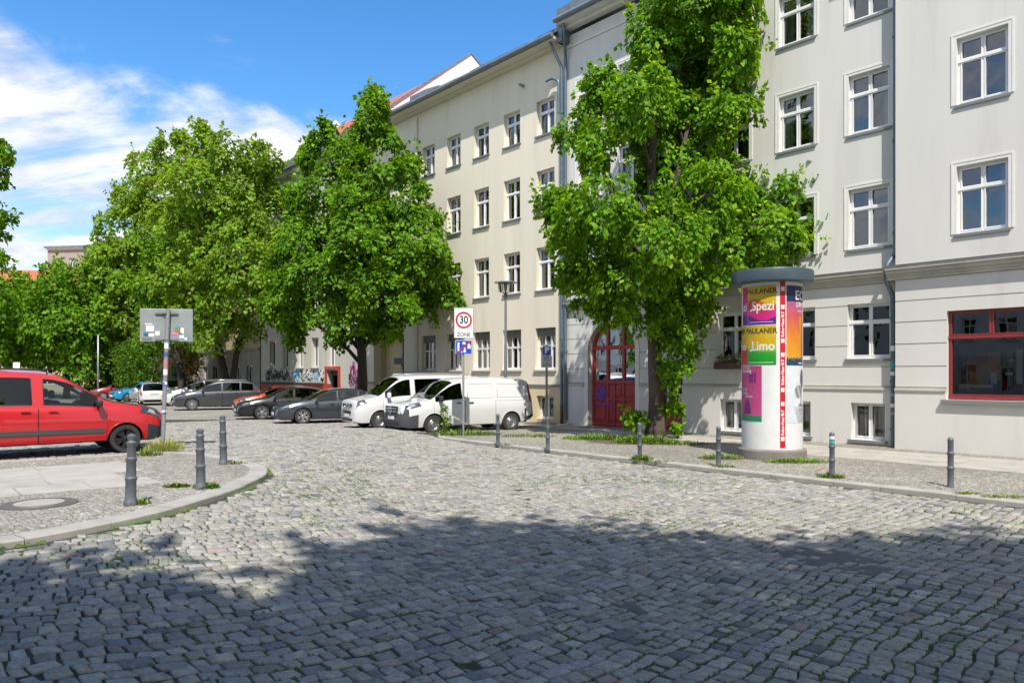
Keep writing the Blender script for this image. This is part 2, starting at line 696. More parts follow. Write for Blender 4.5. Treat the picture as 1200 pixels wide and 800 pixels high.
warm = rng.uniform(.9, 1.0, N)
col = np.stack([tone * 1.0, tone * (.935 + .02 * rng.random(N)), tone * (.77 + .13 * rng.random(N))], -1)
dk = rng.random(N) < .06
col[dk] = np.array([.15, .153, .156]) * rng.uniform(.8, 1.3, (dk.sum(), 1))
rd = rng.random(N) < .012
col[rd] = np.array([.27, .2, .185]) * rng.uniform(.8, 1.2, (rd.sum(), 1))
face_colors(setts.data, 'tint', np.repeat(col, 9, 0))

# --- moss cushions between the setts
mb = MB()
cnt = 0
for _ in range(90000):
    i = random.randrange(N)
    if cy[i] > 15:
        continue
    nz = noise.noise(Vector((cx[i] * .45, cy[i] * .45, 3))) + .5 * noise.noise(Vector((cx[i] * 1.5, cy[i] * 1.5, 9)))
    if nz < .02 + .34 * random.random():
        continue
    e = random.randrange(4)
    t = random.random()
    p = r0[i, e] * (1 - t) + r0[i, (e + 1) % 4] * t
    o = np.array([p[0] - cx[i], p[1] - cy[i]])
    o = o / (np.linalg.norm(o) + 1e-6) * .010
    rr = random.uniform(.010, .026)
    pz = float(gh(p[0], p[1])) + random.uniform(-.001, .007)
    vs = []
    k = 5
    an = random.random() * 6
    for j in range(k):
        q_ = an + 2 * math.pi * j / k
        vs.append((p[0] + o[0] + math.cos(q_) * rr * random.uniform(.7, 1.3), p[1] + o[1] + math.sin(q_) * rr * random.uniform(.7, 1.3), pz - .012))
    vs.append((p[0] + o[0], p[1] + o[1], pz + random.uniform(.004, .010)))
    mb.add(vs, [(j, (j + 1) % k, k) for j in range(k)])
    cnt += 1
    if cnt > 11000:
        break
# line of moss along the foot of the left kerb
for a, b in zip(ISL[:-1], ISL[1:]):
    L = (Vector(b) - Vector(a)).length
    if a[1] < 4 or a[0] < -12 or a[1] > 14.8:
        continue
    for _ in range(int(L * 34)):
        t = random.random()
        x, y = a[0] * (1 - t) + b[0] * t, a[1] * (1 - t) + b[1] * t
        if noise.noise(Vector((x * .8, y * .8, 1))) < -.12:
            continue
        tn = (Vector(b) - Vector(a)).normalized()
        off = random.uniform(.01, .07)
        x += tn.y * off
        y -= tn.x * off
        rr = random.uniform(.02, .045)
        pz = float(gh(x, y)) + .003
        vs = [(x + math.cos(j * 1.257) * rr, y + math.sin(j * 1.257) * rr, pz - .008) for j in range(5)] + [(x, y, pz + random.uniform(.015, .035))]
        mb.add(vs, [(j, (j + 1) % 5, 5) for j in range(5)])
tag(mb.build('moss', M['moss'], smooth=True), 'green moss cushions growing in the joints between the setts', None, None, 'stuff')

# asphalt repairs
def flat_patch(name, px, py, rx, ry, m, z=.016, seed=0, n=26, kind='structure', lab=None, zs=0.0):
    rr = random.Random(seed)
    c = ground(px, py, zs)
    c.z = float(gh(c.x, c.y))
    c = ground(px, py, c.z + zs)
    mb = MB()
    ph = [rr.uniform(0, 6) for _ in range(4)]
    rim, rim2 = [], []
    for k in range(n):
        t = 2 * math.pi * k / n
        f = 1 + .2 * math.sin(2 * t + ph[0]) + .14 * math.sin(3 * t + ph[1]) + .08 * math.sin(7 * t + ph[2])
        x, y = c.x + rx * f * math.cos(t), c.y + ry * f * math.sin(t)
        rim.append((x, y, float(gh(x, y)) + zs - .004))
        x2, y2 = c.x + rx * f * .86 * math.cos(t), c.y + ry * f * .86 * math.sin(t)
        rim2.append((x2, y2, float(gh(x2, y2)) + zs + z))
    mb.add(rim + rim2 + [(c.x, c.y, c.z + z)],
           [(k, (k + 1) % n, n + (k + 1) % n, n + k) for k in range(n)] + [(n + k, n + (k + 1) % n, 2 * n) for k in range(n)])
    o = mb.build(name, m, smooth=True)
    tag(o, lab, None, None, kind)
    return o


flat_patch('road_patch', 962, 652, .42, .55, M['asphalt'], seed=3, z=.007, lab='worn dark asphalt repair between the setts')
flat_patch('road_patch', 1012, 668, .3, .22, M['asphalt'], seed=8, z=.007, lab='small dark asphalt repair between the setts')
flat_patch('road_patch', 742, 712, .10, .16, M['asphalt'], seed=5, z=.007, lab='tiny dark asphalt filling between the setts')

# --- left pavement
mb = MB()
n = len(isl_in)
mb.add([(x, y, .415) for x, y in isl_in], [tuple(range(n))])
side = tag(mb.build('pavement', [M['mosaic']]), 'mosaic stone pavement on the left corner', None, None, 'structure')


def kerb_run(mb, outer, inner, zt, zb, length=1.05, bev=.018):
    """row of kerb stones between two polylines"""
    acc = [0.0]
    for a, b in zip(outer[:-1], outer[1:]):
        acc.append(acc[-1] + (Vector(b) - Vector(a)).length)

    def ev(poly, s):
        for i in range(len(acc) - 1):
            if s <= acc[i + 1] or i == len(acc) - 2:
                t = (s - acc[i]) / max(acc[i + 1] - acc[i], 1e-6)
                return Vector(poly[i]).lerp(Vector(poly[i + 1]), t)
    s = 0.0
    while s < acc[-1] - .3:
        L = length * random.uniform(.75, 1.2)
        e = min(s + L, acc[-1])
        dz = random.uniform(-.006, .006)
        k = 4
        loop = []
        for i in range(k + 1):
            q_ = s + .006 + (e - s - .012) * i / k
            o, i_ = ev(outer, q_), ev(inner, q_)
            d = (i_ - o)
            ob = o + d * .06
            loop.append([(o.x, o.y, zb), (o.x, o.y, zt - bev + dz), (ob.x, ob.y, zt + dz), (i_.x, i_.y, zt + dz), (i_.x, i_.y, zb)])
        vs = [p for l in loop for p in l]
        fs = []
        for i in range(k):
            for j in range(4):
                fs.append((i * 5 + j, (i + 1) * 5 + j, (i + 1) * 5 + j + 1, i * 5 + j + 1))
        fs.append((0, 1, 2, 3, 4))
        fs.append(tuple(k * 5 + j for j in (4, 3, 2, 1, 0)))
        mb.add(vs, fs)
        s = e


mb = MB()
sub = [i for i, p in enumerate(ISL) if p[0] > -22]
i0, i1 = sub[0], sub[-1]
kerb_run(mb, ISL[i0:i1 + 1], isl_in[i0:i1 + 1], .422, .2)
tag(mb.build('kerb', M['kerb'], normals=True), 'pale granite kerb curving round the left corner', None, None, 'structure')

mb = MB()
for r in range(4):
    e0 = -15.6 + r * .88
    a = -16.0 + random.random()
    while a < 3.4 - .25 * r:
        L = random.uniform(.85, 1.5)
        dz = random.uniform(-.004, .006)
        jx = [random.uniform(-.012, .012) for _ in range(8)]
        cs = [(a + jx[0], e0 + jx[1]), (a + L - .012 + jx[2], e0 + jx[3]), (a + L - .012 + jx[4], e0 + .866 + jx[5]), (a + jx[6], e0 + .866 + jx[7])]
        ps = [NV * u + EV * w_ for u, w_ in cs]
        if not all(inside(np.array([p.x]), np.array([p.y]), isl_in)[0] for p in ps):
            a += L
            continue
        vs = [(p.x, p.y, .40) for p in ps] + [(p.x, p.y, .423 + dz) for p in ps]
        mb.add(vs, [(4, 5, 6, 7), (0, 1, 5, 4), (1, 2, 6, 5), (2, 3, 7, 6), (3, 0, 4, 7)])
        a += L
tag(mb.build('paving_slabs', M['slab'], normals=True), 'pale granite slabs along the middle of the left pavement', None, None, 'structure')

# --- right pavement in front of the facades
mb = MB()
S0, S1 = -20.0, 14.0
KD = 13.45
pts = [fpt(S1, KD + .22), fpt(S1, 21.2), fpt(-120, 21.2), fpt(-120, 18.6), fpt(S0 - .5, 18.6), fpt(S0 + .22, 17.9), fpt(S0 + .22, 14.6), fpt(S0 + 1.1, KD + .22)]
mb.add([(p.x, p.y, .115) for p in pts], [tuple(range(len(pts)))])
tag(mb.build('pavement', M['mosaic'], normals=True), 'mosaic stone pavement along the house fronts', None, None, 'structure')
mb = MB()
outer = [(S1, KD), (S0 + 1.4, KD), (S0 + .7, KD + .2), (S0 + .2, KD + .7), (S0, KD + 1.4), (S0, 17.6), (S0 - .3, 18.1), (S0 - .9, 18.38), (-120, 18.38)]
inner = [(S1, KD + .24), (S0 + 1.4, KD + .24), (S0 + .85, KD + .4), (S0 + .4, KD + .85), (S0 + .24, KD + 1.4), (S0 + .24, 17.7), (S0 - .15, 18.28), (S0 - .8, 18.62), (-120, 18.62)]
OP = [tuple(fpt(a, b).xy) for a, b in outer]
IP = [tuple(fpt(a, b).xy) for a, b in inner]
kerb_run(mb, OP, IP, .122, -.1)
tag(mb.build('kerb', M['kerb'], normals=True), 'pale granite kerb along the right pavement', None, None, 'structure')
mb = MB()
for r in range(3):
    d0 = 17.35 + r * .84
    a = -36.0 + random.random()
    while a < 13:
        L = random.uniform(.9, 1.6)
        if not (a < -18.5 and r < 2) and not (-12.4 < a + L / 2 < -9.6 and r < 2):
            dz = random.uniform(-.004, .007)
            jx = [random.uniform(-.012, .012) for _ in range(8)]
            ps = [fpt(a + jx[0], d0 + jx[1]), fpt(a + L - .012 + jx[2], d0 + jx[3]), fpt(a + L - .012 + jx[4], d0 + .825 + jx[5]), fpt(a + jx[6], d0 + .825 + jx[7])]
            vs = [(p.x, p.y, .10) for p in ps] + [(p.x, p.y, .121 + dz) for p in ps]
            mb.add(vs, [(4, 5, 6, 7), (0, 1, 5, 4), (1, 2, 6, 5), (2, 3, 7, 6), (3, 0, 4, 7)])
        a += L
tag(mb.build('paving_slabs', M['slab'], normals=True), 'pale granite slabs along the house fronts', None, None, 'structure')

# --- manhole
c = ground(46, 590, .42)
mb = MB()
mb.lathe([(.44, -.02), (.44, .006), (.40, .011), (.37, .004), (.345, .004), (.34, .010), (.30, .010), (.0001, .010)], 40, 0, closed=False)
mb.lathe([(.285, .0098), (.285, .0145), (.0001, .0145)], 40, 1, closed=False)
mo = mb.build('manhole_cover', [M['iron'], M['concrete']], smooth=30)
mo.location = (c.x, c.y, .424)
tag(mo, 'round manhole cover with iron ring and concrete centre in the left pavement', 'manhole cover')


# --- weeds
def tuft(px, py, z, rad, hgt, nb, seed, label, group='weed tufts on the pavements', tone=(.10, .17, .03), wide=.012, squash=1.0, leafy=0.0, name='weed_tuft'):
    rr = np.random.default_rng(seed)
    c = ground(px, py, z)
    n = nb
    ang = rr.uniform(0, 2 * np.pi, n)
    rad_ = rad * np.sqrt(rr.random(n))
    p0 = np.stack([rad_ * np.cos(ang), rad_ * np.sin(ang) * squash, np.zeros(n)], -1)
    la = ang + rr.normal(0, .9, n)
    lean = rr.uniform(.15, .9, n)
    h = hgt * (.25 + .95 * rr.random(n) ** 1.6) * (1 - .65 * (rad_ / rad) ** 2)
    d = np.stack([np.cos(la), np.sin(la), np.zeros(n)], -1)
    p1 = p0 + d * (h * lean * .35)[:, None] + np.array([0, 0, 1]) * (h * .62)[:, None]
    p2 = p0 + d * (h * lean)[:, None] + np.array([0, 0, 1]) * (h * (1.0 - .3 * lean))[:, None]
    s = np.stack([-np.sin(la), np.cos(la), np.zeros(n)], -1)
    w = wide * rr.uniform(.6, 1.4, n)[:, None]
    V = np.stack([p0 - s * w * .5, p0 + s * w * .5, p1 - s * w * (.5 + leafy), p1 + s * w * (.5 + leafy), p2 - s * w * .08, p2 + s * w * .08], 1)
    b_ = np.arange(n)[:, None, None] * 6
    q_ = (b_ + np.array([[0, 1, 3, 2], [2, 3, 5, 4]])[None]).reshape(-1, 4)
    o = mesh_np(name, V.reshape(-1, 3), q_, M['blade'])
    o.location = (c.x, c.y, z)
    tc = 1.25 * np.array(tone)[None] * rr.uniform(.6, 1.5, (n, 1)) * np.stack([rr.uniform(.8, 1.5, n), np.ones(n), rr.uniform(.6, 1.3, n)], -1)
    face_colors(o.data, 'tint', np.repeat(tc, 2, 0))
    tag(o, label, 'weeds', group)
    return o


W = [
    (193, 527, .42, .42, .36, 900, 'tall shaggy weeds around the foot of the sign pole by the red van', (.26, .32, .10), .009, 1, .0),
    (172, 533, .42, .3, .16, 260, 'low weeds just left of the sign pole foot', (.10, .16, .03), .014, 1, .3),
    (207, 570, .42, .2, .07, 220, 'flat weed patch on the left pavement beside the middle left bollard', (.10, .17, .03), .02, .6, .6),
    (242, 571, .42, .2, .10, 260, 'bright weed tuft at the foot of the middle left bollard', (.10, .18, .03), .02, .8, .6),
    (168, 590, .42, .10, .11, 80, 'small weed at the foot of the nearest left bollard', (.12, .18, .04), .012, 1, .2),
    (275, 543, .42, .25, .06, 160, 'low weeds beside the farthest left bollard', (.12, .16, .05), .014, .6, .4),
    (545, 509, .12, 1.2, .22, 900, 'long grass strip beside the white van under the zone sign', (.10, .18, .03), .016, .45, .2),
    (620, 511, .12, .9, .14, 420, 'thin grass on the pavement corner behind the two left bollards', (.11, .18, .03), .016, .5, .2),
    (588, 521, .12, .35, .07, 150, 'low weeds at the foot of the bollard nearest the white van', (.10, .16, .03), .014, .6, .3),
    (700, 514, .12, 1.1, .2, 900, 'bright grass patch left of the big tree trunk', (.09, .18, .02), .018, .55, .4),
    (757, 518, .12, 1.0, .26, 1000, 'thick grass around the foot of the big tree trunk', (.09, .18, .02), .018, .7, .4),
    (800, 520, .12, .8, .12, 380, 'thin grass right of the big tree trunk', (.10, .17, .03), .016, .6, .3),
    (752, 539, .12, .28, .2, 260, 'weed tuft at the foot of the bollard before the big tree', (.10, .17, .03), .016, .8, .3),
    (775, 541, .12, .3, .07, 120, 'low weeds by the kerb right of the bollard before the big tree', (.10, .17, .03), .014, .6, .3),
    (845, 537, .12, .55, .16, 480, 'grass tuft behind the bollard left of the advertising column', (.12, .19, .04), .016, .6, .2),
    (848, 547, .12, .3, .07, 140, 'low weeds at the foot of the bollard left of the advertising column', (.10, .16, .03), .014, .6, .3),
    (932, 541, .12, .75, .13, 900, 'long bright grass strip in front of the advertising column', (.11, .21, .03), .015, .42, .1),
    (974, 559, .12, .28, .12, 300, 'weed tuft at the foot of the stickered bollard', (.10, .17, .03), .016, .7, .3),
    (1133, 578, .12, .22, .05, 110, 'flat weeds in the kerb joint below the shop window', (.12, .19, .02), .014, .5, .4),
    (1178, 582, .12, .4, .05, 200, 'flat weeds in the kerb joint at the right edge', (.12, .19, .02), .014, .4, .4),
]
for i, (px, py, z, rad, h_, nb, lab, tone_, wd, sq, lf) in enumerate(W):
    tuft(px, py, z, rad, h_, nb, 100 + i, lab, tone=tone_, wide=wd, squash=sq, leafy=lf)
pit = MB()
for (px, py, rx, ry) in ((752, 517, 1.5, 1.0),):
    c = ground(px, py, .12)
    n = 24
    vs = [(c.x + rx * (1 + .15 * math.sin(3 * k)) * math.cos(2 * math.pi * k / n), c.y + ry * math.sin(2 * math.pi * k / n), .1235) for k in range(n)]
    pit.add(vs, [tuple(range(n))])
tag(pit.build('soil', M['soil']), 'bare earth around the big tree trunk', None, None, 'structure')

# ------------------------------------------------------------------ buildings
def plaster(name, col, var=.045, streak=.08):
    m = mat(name, col, .85, var=var, vscale=.5, bump=.12, bscale=120, spec=.2,
            dirt=tuple(c * .76 for c in col), dscale=.9, damt=.48, stretch=(1.6, 1.6, .16))
    return m


M['greywall'] = plaster('grey_plaster', (.67, .65, .61))
M['greyground'] = plaster('grey_ground_floor_plaster', (.64, .62, .585))
M['cream'] = plaster('cream_plaster', (.74, .675, .55))
M['creamlow'] = plaster('yellow_plinth_plaster', (.64, .53, .34))
M['trim'] = mat('pale_trim', (.72, .70, .66), .8, var=.05, vscale=2)
M['creamtrim'] = mat('cream_trim', (.66, .61, .50), .8, var=.05, vscale=2)
M['cornice'] = mat('cornice_stone', (.50, .47, .41), .85, var=.1, vscale=2, dirt=(.3, .29, .26), dscale=1.5, damt=.4)
M['whiteframe'] = mat('white_window_paint', (.78, .78, .77), .4)
M['sill'] = mat('sill_sheet_metal', (.21, .22, .225), .5, .2)
M['room'] = mat('dark_room', (.022, .024, .024), .9)  # near-black sheets behind the windows; darkness of unlit rooms put into the colour
M['curtain'] = mat('curtain_cloth', (.68, .68, .66), .9, var=.1, vscale=3)
M['greencurtain'] = mat('green_curtain_cloth', (.12, .16, .14), .9, var=.2, vscale=3)
M['redwood'] = mat('red_paint', (.24, .035, .036), .42, var=.14, vscale=4, dirt=(.2, .03, .03), dscale=3, damt=.4)
M['tile'] = mat('red_roof_tile', (.42, .11, .055), .8, var=.3, vscale=9, bump=.8, bscale=14)
M['darkroof'] = mat('dark_roof_glass', (.04, .05, .06), .2, .2)
M['firewall'] = plaster('white_firewall', (.74, .74, .72))
M['graywall2'] = plaster('weathered_plaster', (.50, .48, .42))
M['brownwall'] = plaster('ochre_plaster', (.40, .31, .20))
M['beige'] = plaster('beige_plaster', (.52, .42, .33))
M['darkshop'] = mat('dark_shopfront', (.05, .05, .055), .6, var=.3, vscale=2)
M['orange'] = mat('orange_board', (.55, .18, .03), .5)
M['purple'] = mat('purple_spray', (.16, .08, .42), .6)
M['spray_black'] = mat('black_spray', (.02, .02, .02), .7)
M['spray_white'] = mat('white_spray', (.7, .7, .7), .7)
M['spray_blue'] = mat('blue_spray', (.05, .3, .5), .7)
M['shopred'] = mat('shop_red_paint', (.42, .05, .025), .5, var=.15, vscale=3)
M['intercom'] = mat('intercom_brass', (.35, .27, .1), .4, .6)
M['planter'] = mat('planter_brown', (.09, .05, .035), .7)


def building(name, label, s0, D=21.0, group=None):
    r = empty(name, fpt(s0, D), ROTF)
    tag(r, label, 'building', group)
    return r


WC = {}


def win_mesh(key, w, h, kind):
    """frame / pane / sill / surround meshes for one window size"""
    k = (key, round(w, 2), round(h, 2), kind)
    if k in WC:
        return WC[k]
    f = MB()
    fr = .055
    panes = []
    if kind == 'cross':          # two casements with two lights over them
        t0 = h * .66
        panes = [(-w / 2 + fr + .035, -.05, fr + .05, t0 - .05), (.05, w / 2 - fr - .035, fr + .05, t0 - .05),
                 (-w / 2 + fr + .035, -.05, t0 + .07, h - fr - .035), (.05, w / 2 - fr - .035, t0 + .07, h - fr - .035)]
    elif kind == 'pair':
        panes = [(-w / 2 + fr + .035, -.05, fr + .04, h - fr - .035), (.05, w / 2 - fr - .035, fr + .04, h - fr - .035)]
    elif kind == 'grid':
        t0 = h * .56
        q = (w - 2 * fr) / 3
        for i in range(3):
            a = -w / 2 + fr + q * i
            panes.append((a + .03, a + q - .03, fr + .04, t0 - .04))
            panes.append((a + .03, a + q - .03, t0 + .04, h * .80))
    elif kind == 'single':
        panes = [(-w / 2 + fr, w / 2 - fr, fr, h - fr)]
    f.plate(-w / 2, w / 2, 0, h, panes, 0, .07)
    # sash profile: a thinner lip round every light
    for a, b, c, d in panes:
        f.plate(a - .028, b + .028, c - .028, d + .028, [(a, b, c, d)], -.014, .003)
    if kind == 'cross':
        f.bbox(-w / 2, w / 2, -.03, -.0005, h * .66 - .02, h * .66 + .035)
    meshes = []
    o = f.build('window', M['whiteframe'])
    fm = o.data
    bpy.data.objects.remove(o)
    pm = []
    for v in range(3):
        g = MB()
        for a, b, c, d in panes:
            t1, t2 = random.uniform(-.012, .012), random.uniform(-.012, .012)
            g.add([(a, .04 + t1, c), (b, .04 - t1, c + 0), (b, .04 - t1 + t2, d), (a, .04 + t1 + t2, d)], [(0, 1, 2, 3)])
        o = g.build('pane', M['paneglass'])
        pm.append(o.data)
        bpy.data.objects.remove(o)
    WC[k] = (fm, pm)
    return WC[k]


def window(root, x, z0, w, h, y, kind='cross', key='a', sill=.09, surround=None, curtain=0, yface=0.0, sillmat='sill', blind=0, srmat='trim'):
    fm, pm = win_mesh(key, w, h, kind)
    o = link('window', fm, root)
    o.location = (x, y, z0)
    p = link('pane', random.choice(pm), o)
    if sill:
        mb = MB()
        d = y - yface
        mb.bbox(-w / 2 - .06, w / 2 + .06, -d - sill, -.001, -.045, -.004)
        mb.bbox(-w / 2 - .06, w / 2 + .06, -d - sill, -d - sill + .012, -.075, -.0455)
        mb.build('sill', M[sillmat], o)
    if surround:
        mb = MB()
        d = y - yface
        q = surround
        mb.plate(-w / 2 - q, w / 2 + q, -.0, h + q, [(-w / 2, w / 2, -1, h)], -d - .010, -d + .004)
        mb.plate(-w / 2 - q - .02, w / 2 + q + .02, -.0, h + q + .02, [(-w / 2 - q + .025, w / 2 + q - .025, -1, h + q - .025)], -d - .018, -d + .003)
        mb.build('surround', M[srmat], o)
    if curtain:
        mb = MB()
        rr = random.Random(int(x * 97 + z0 * 13))
        for sgn in (-1, 1):
            if curtain == 1 and rr.random() < .35:
                continue
            cw = w * rr.uniform(.14, .3)
            n = 14
            vs = []
            for i in range(n + 1):
                t = i / n
                xx = sgn * (w / 2 - .06 - cw * t)
                yy = .16 + .03 * math.sin(t * 22 + rr.random())
                vs += [(xx, yy, .06), (xx, yy, h - .06)]
            mb.add(vs, [(2 * i, 2 * i + 2, 2 * i + 3, 2 * i + 1) for i in range(n)])
        if mb.v:
            mb.build('curtain', M['curtain'], o)
    if blind:
        mb = MB()
        k = 0
        zt = h * (1 - blind)
        while zt < h - .01:
            mb.bbox(-w / 2 + .01, w / 2 - .01, -.05, -.018, zt, zt + .045)
            zt += .052
        mb.build('roller_blind', M['sillgrey'], o)
    return o


M['sillgrey'] = mat('roller_blind_grey', (.17, .16, .15), .7)


def downpipe(root, pts, r=.055, collars=()):
    mb = MB()
    P = [Vector(p) for p in pts]
    # round the bends
    out = [P[0]]
    for a, b, c in zip(P[:-2], P[1:-1], P[2:]):
        for t in (.0, .25, .5, .75, 1.0):
            e1 = b + (a - b).normalized() * min(.12, (a - b).length * .4)
            e2 = b + (c - b).normalized() * min(.12, (c - b).length * .4)
            out.append(e1.lerp(b, t).lerp(b.lerp(e2, t), t))
    out.append(P[-1])
    mb.tube(out, r, 12)
    for x, y, z in collars:
        mb.tube([(x, y, z - .04), (x, y, z + .04)], r * 1.28, 12)
        mb.box((x, y + .06, z), (.03, .12, .03))
    return mb.build('downpipe', M['pipe'], root, smooth=40)


def moulding(mb, x0, x1, steps, ybase, mi=0):
    """steps = [(z0, z1, out)] stacked profile bands"""
    for k, (a, b, o) in enumerate(steps):
        mb.bbox(x0, x1, ybase - o, ybase + .02, a, b, mi)


def ribbon(mb, pts, w, y, mi=0):
    """flat spray stroke on a wall (x, z) with even width"""
    P = [Vector((p[0], p[1])) for p in pts]
    vs = []
    for i, p in enumerate(P):
        d = (P[min(i + 1, len(P) - 1)] - P[max(i - 1, 0)])
        d = d.normalized() if d.length > 1e-6 else Vector((1, 0))
        nrm = Vector((-d.y, d.x)) * w / 2
        vs += [(p.x + nrm.x, y, p.y + nrm.y), (p.x - nrm.x, y, p.y - nrm.y)]
    mb.add(vs, [(2 * i, 2 * i + 2, 2 * i + 3, 2 * i + 1) for i in range(len(P) - 1)], mi)


def squiggle(rr, x0, z0, w, h, n=28):
    a, b, c, d = [rr.uniform(.8, 3.2) for _ in range(4)]
    p = [rr.uniform(0, 6) for _ in range(4)]
    out = []
    for i in range(n):
        t = i / (n - 1) * 2 * math.pi
        out.append((x0 + w * (.5 + .32 * math.sin(a * t + p[0]) + .18 * math.sin(b * t + p[1])),
                    z0 + h * (.5 + .32 * math.sin(c * t + p[2]) + .18 * math.sin(d * t + p[3]))))
    return out


ROWS = [(5.62, 1.70), (8.86, 1.68), (12.05, 1.5)]

# ===== grey corner house: main front and projecting bay =====
S_G0, S_G1, S_GE = -20.45, -7.9, 12.0
g = building('apartment_building', 'grey plastered corner house with red arched gate, red shop window and rusticated ground floor', -14.0)
X = lambda s: s + 14.0
cols = [-8.74 - 2.12 * k for k in range(6)]
W_G = 1.12
yb = -.34                      # bay stands forward
# upper walls
up = [(X(c) - W_G / 2, X(c) + W_G / 2, z, z + h) for c in cols for z, h in ROWS]
mb = MB()
mb.plate(X(S_G0), X(S_G1), 4.60, 15.5, up, 0, .4)
bcols = [-5.88 + 2.3 * k for k in range(7)]
upb = [(X(c) - W_G / 2, X(c) + W_G / 2, z, z + h) for c in bcols for z, h in ROWS]
mb.plate(X(S_G1), X(S_GE), 4.60, 15.5, upb, yb, .4)
mb.build('wall', M['greywall'], g)
# ground floor
GW, GH0, GH1 = 1.18, 2.53, 4.07
gf = [(X(c) - GW / 2, X(c) + GW / 2, GH0, GH1) for c in cols[:3]]
bas = [(X(c) - .47, X(c) + .47, .26, 1.29) for c in cols[:3]]
GC, GR, GS = -18.12, 1.16, 2.96
gate = (X(GC) - GR, X(GC) + GR, -.1, GS + GR)
door = (X(-15.95), X(-14.93), -.1, 2.13)
over = (X(-15.95), X(-14.93), 3.1, 4.07)
ops = gf + bas + [gate, door, over]
mb = MB()
mb.plate(X(S_G0), X(S_G1), -.1, 4.60, ops, .025, .45)
grooves = [1.75, 2.30, 2.89, 3.47, 4.03, 4.60]
gops = gf + [(gate[0] - .02, gate[1] + .02, -.1, gate[3] + .02), door, over]
for a, b in zip(grooves[:-1], grooves[1:]):
    wide = [(o[0] - .16, o[1] + .16, o[2], o[3]) for o in gf] + [gate, door, over] if a > 2.2 else gops
    mb.plate(X(S_G0), X(S_G1), a + .013, b - .013, [o if o in (gate, door, over) else o for o in (gf + [gate, door, over])], -.012, .03)
mb.plate(X(S_G0), X(S_G1), -.1, 1.66, bas + [gate, door], -.05, .03)
# bay ground floor
SH0, SH1, SHZ0, SHZ1 = -6.66, -2.4, 1.45, 3.70
shop = (X(SH0), X(SH1), SHZ0, SHZ1)
shop2 = (X(1.0), X(5.2), SHZ0, SHZ1)
mb.plate(X(S_G1), X(S_GE), -.1, 4.60, [shop, shop2], yb + .025, .45)
for a, b in zip(grooves[:-1], grooves[1:]):
    mb.plate(X(S_G1), X(S_GE), a + .013, b - .013, [shop, shop2], yb - .012, yb + .03)
mb.plate(X(S_G1), X(S_GE), -.1, 1.66, [shop, shop2], yb - .05, yb + .03)
# spandrels over the arched gate
n = 22
for sg in (-1, 1):
    for i in range(n // 2):
        t0, t1 = math.pi / 2 * i / (n // 2), math.pi / 2 * (i + 1) / (n // 2)
        x0, z0 = X(GC) + sg * GR * math.cos(t0), GS + GR * math.sin(t0)
        x1, z1 = X(GC) + sg * GR * math.cos(t1), GS + GR * math.sin(t1)
        q = [(x0, -.010, z0), (x1, -.010, z1), (x1, -.010, GS + GR + .001), (x0, -.010, GS + GR + .001)]
        mb.add(q if sg < 0 else q[::-1], [(0, 1, 2, 3)])
        q = [(x0, -.010, z0), (x0, .45, z0), (x1, .45, z1), (x1, -.010, z1)]
        mb.add(q if sg > 0 else q[::-1], [(0, 1, 2, 3)])
mb.build('ground_floor_wall', M['greyground'], g)
# arch trim
mb = MB()
for i in range(n):
    t0, t1 = math.pi * i / n, math.pi * (i + 1) / n
    p = []
    for r, t in ((GR - .0, t0), (GR + .17, t0), (GR + .17, t1), (GR, t1)):
        p.append((X(GC) + r * math.cos(t), GS + r * math.sin(t)))
    mb.prism(p, -.05, -.008, axis='y')
for sg in (-1, 1):
    x = X(GC) + sg * (GR + .085)
    mb.bbox(x - .085, x + .085, -.052, -.008, .1, GS)
mb.build('gate_surround', M['trim'], g, normals=True)
# plinth band, string cornice, eaves cornice
mb = MB()
for x0, x1, o in ((X(S_G0), X(S_G1) - .001, 0), (X(S_G1), X(S_GE), yb)):
    segs = [(x0, x1)]
    for c_ in ([gate, door] if o == 0 else [shop, shop2]):
        q = .17 if c_ is gate else 0
        nxt = []
        for a, b in segs:
            if b <= c_[0] - q or a >= c_[1] + q:
                nxt.append((a, b))
                continue
            if a < c_[0] - q:
                nxt.append((a, c_[0] - q))
            if b > c_[1] + q:
                nxt.append((c_[1] + q, b))
        segs = nxt
    for a, b in segs:
        moulding(mb, a, b, [(1.66, 1.70, .085), (1.70, 1.74, .06)], o)
mb.build('plinth_band', M['cornice'], g)
mb = MB()
for x0, x1, o in ((X(S_G0), X(S_G1) - .002, 0), (X(S_G1) - .2, X(S_GE), yb)):
    moulding(mb, x0, x1, [(4.605, 4.68, .06), (4.68, 4.76, .10), (4.76, 4.86, .17), (4.86, 4.96, .23)], o)
mb.build('string_cornice', M['cornice'], g)
mb = MB()
for x0, x1, o in ((X(S_G0), X(S_G1) - .002, 0), (X(S_G1) - .2, X(S_GE), yb)):
    mb.bbox(x0, x1, o - .26, o + .02, 4.9605, 4.975)
mb.build('cornice_flashing', M['sill'], g)
mb = MB()
for x0, x1, o in ((X(S_G0), X(S_G1) - .002, 0), (X(S_G1) - .2, X(S_GE), yb)):
    moulding(mb, x0, x1, [(15.0, 15.06, .05), (15.66, 15.78, .30), (15.78, 15.88, .62)], o)
mb.build('eaves_cornice', M['trim'], g)
mb = MB()
for x0, x1, o in ((X(S_G0), X(S_G1), 0), (X(S_G1) - .3, X(S_GE), yb)):
    mb.tube([(x0, o - .72, 15.93), (x1, o - .72, 15.93)], .10, 10)
    mb.bbox(x0, x1, o - .72, o + .3, 15.885, 15.93)
mb.build('gutter', M['zinc'], g, smooth=40)
mb = MB()
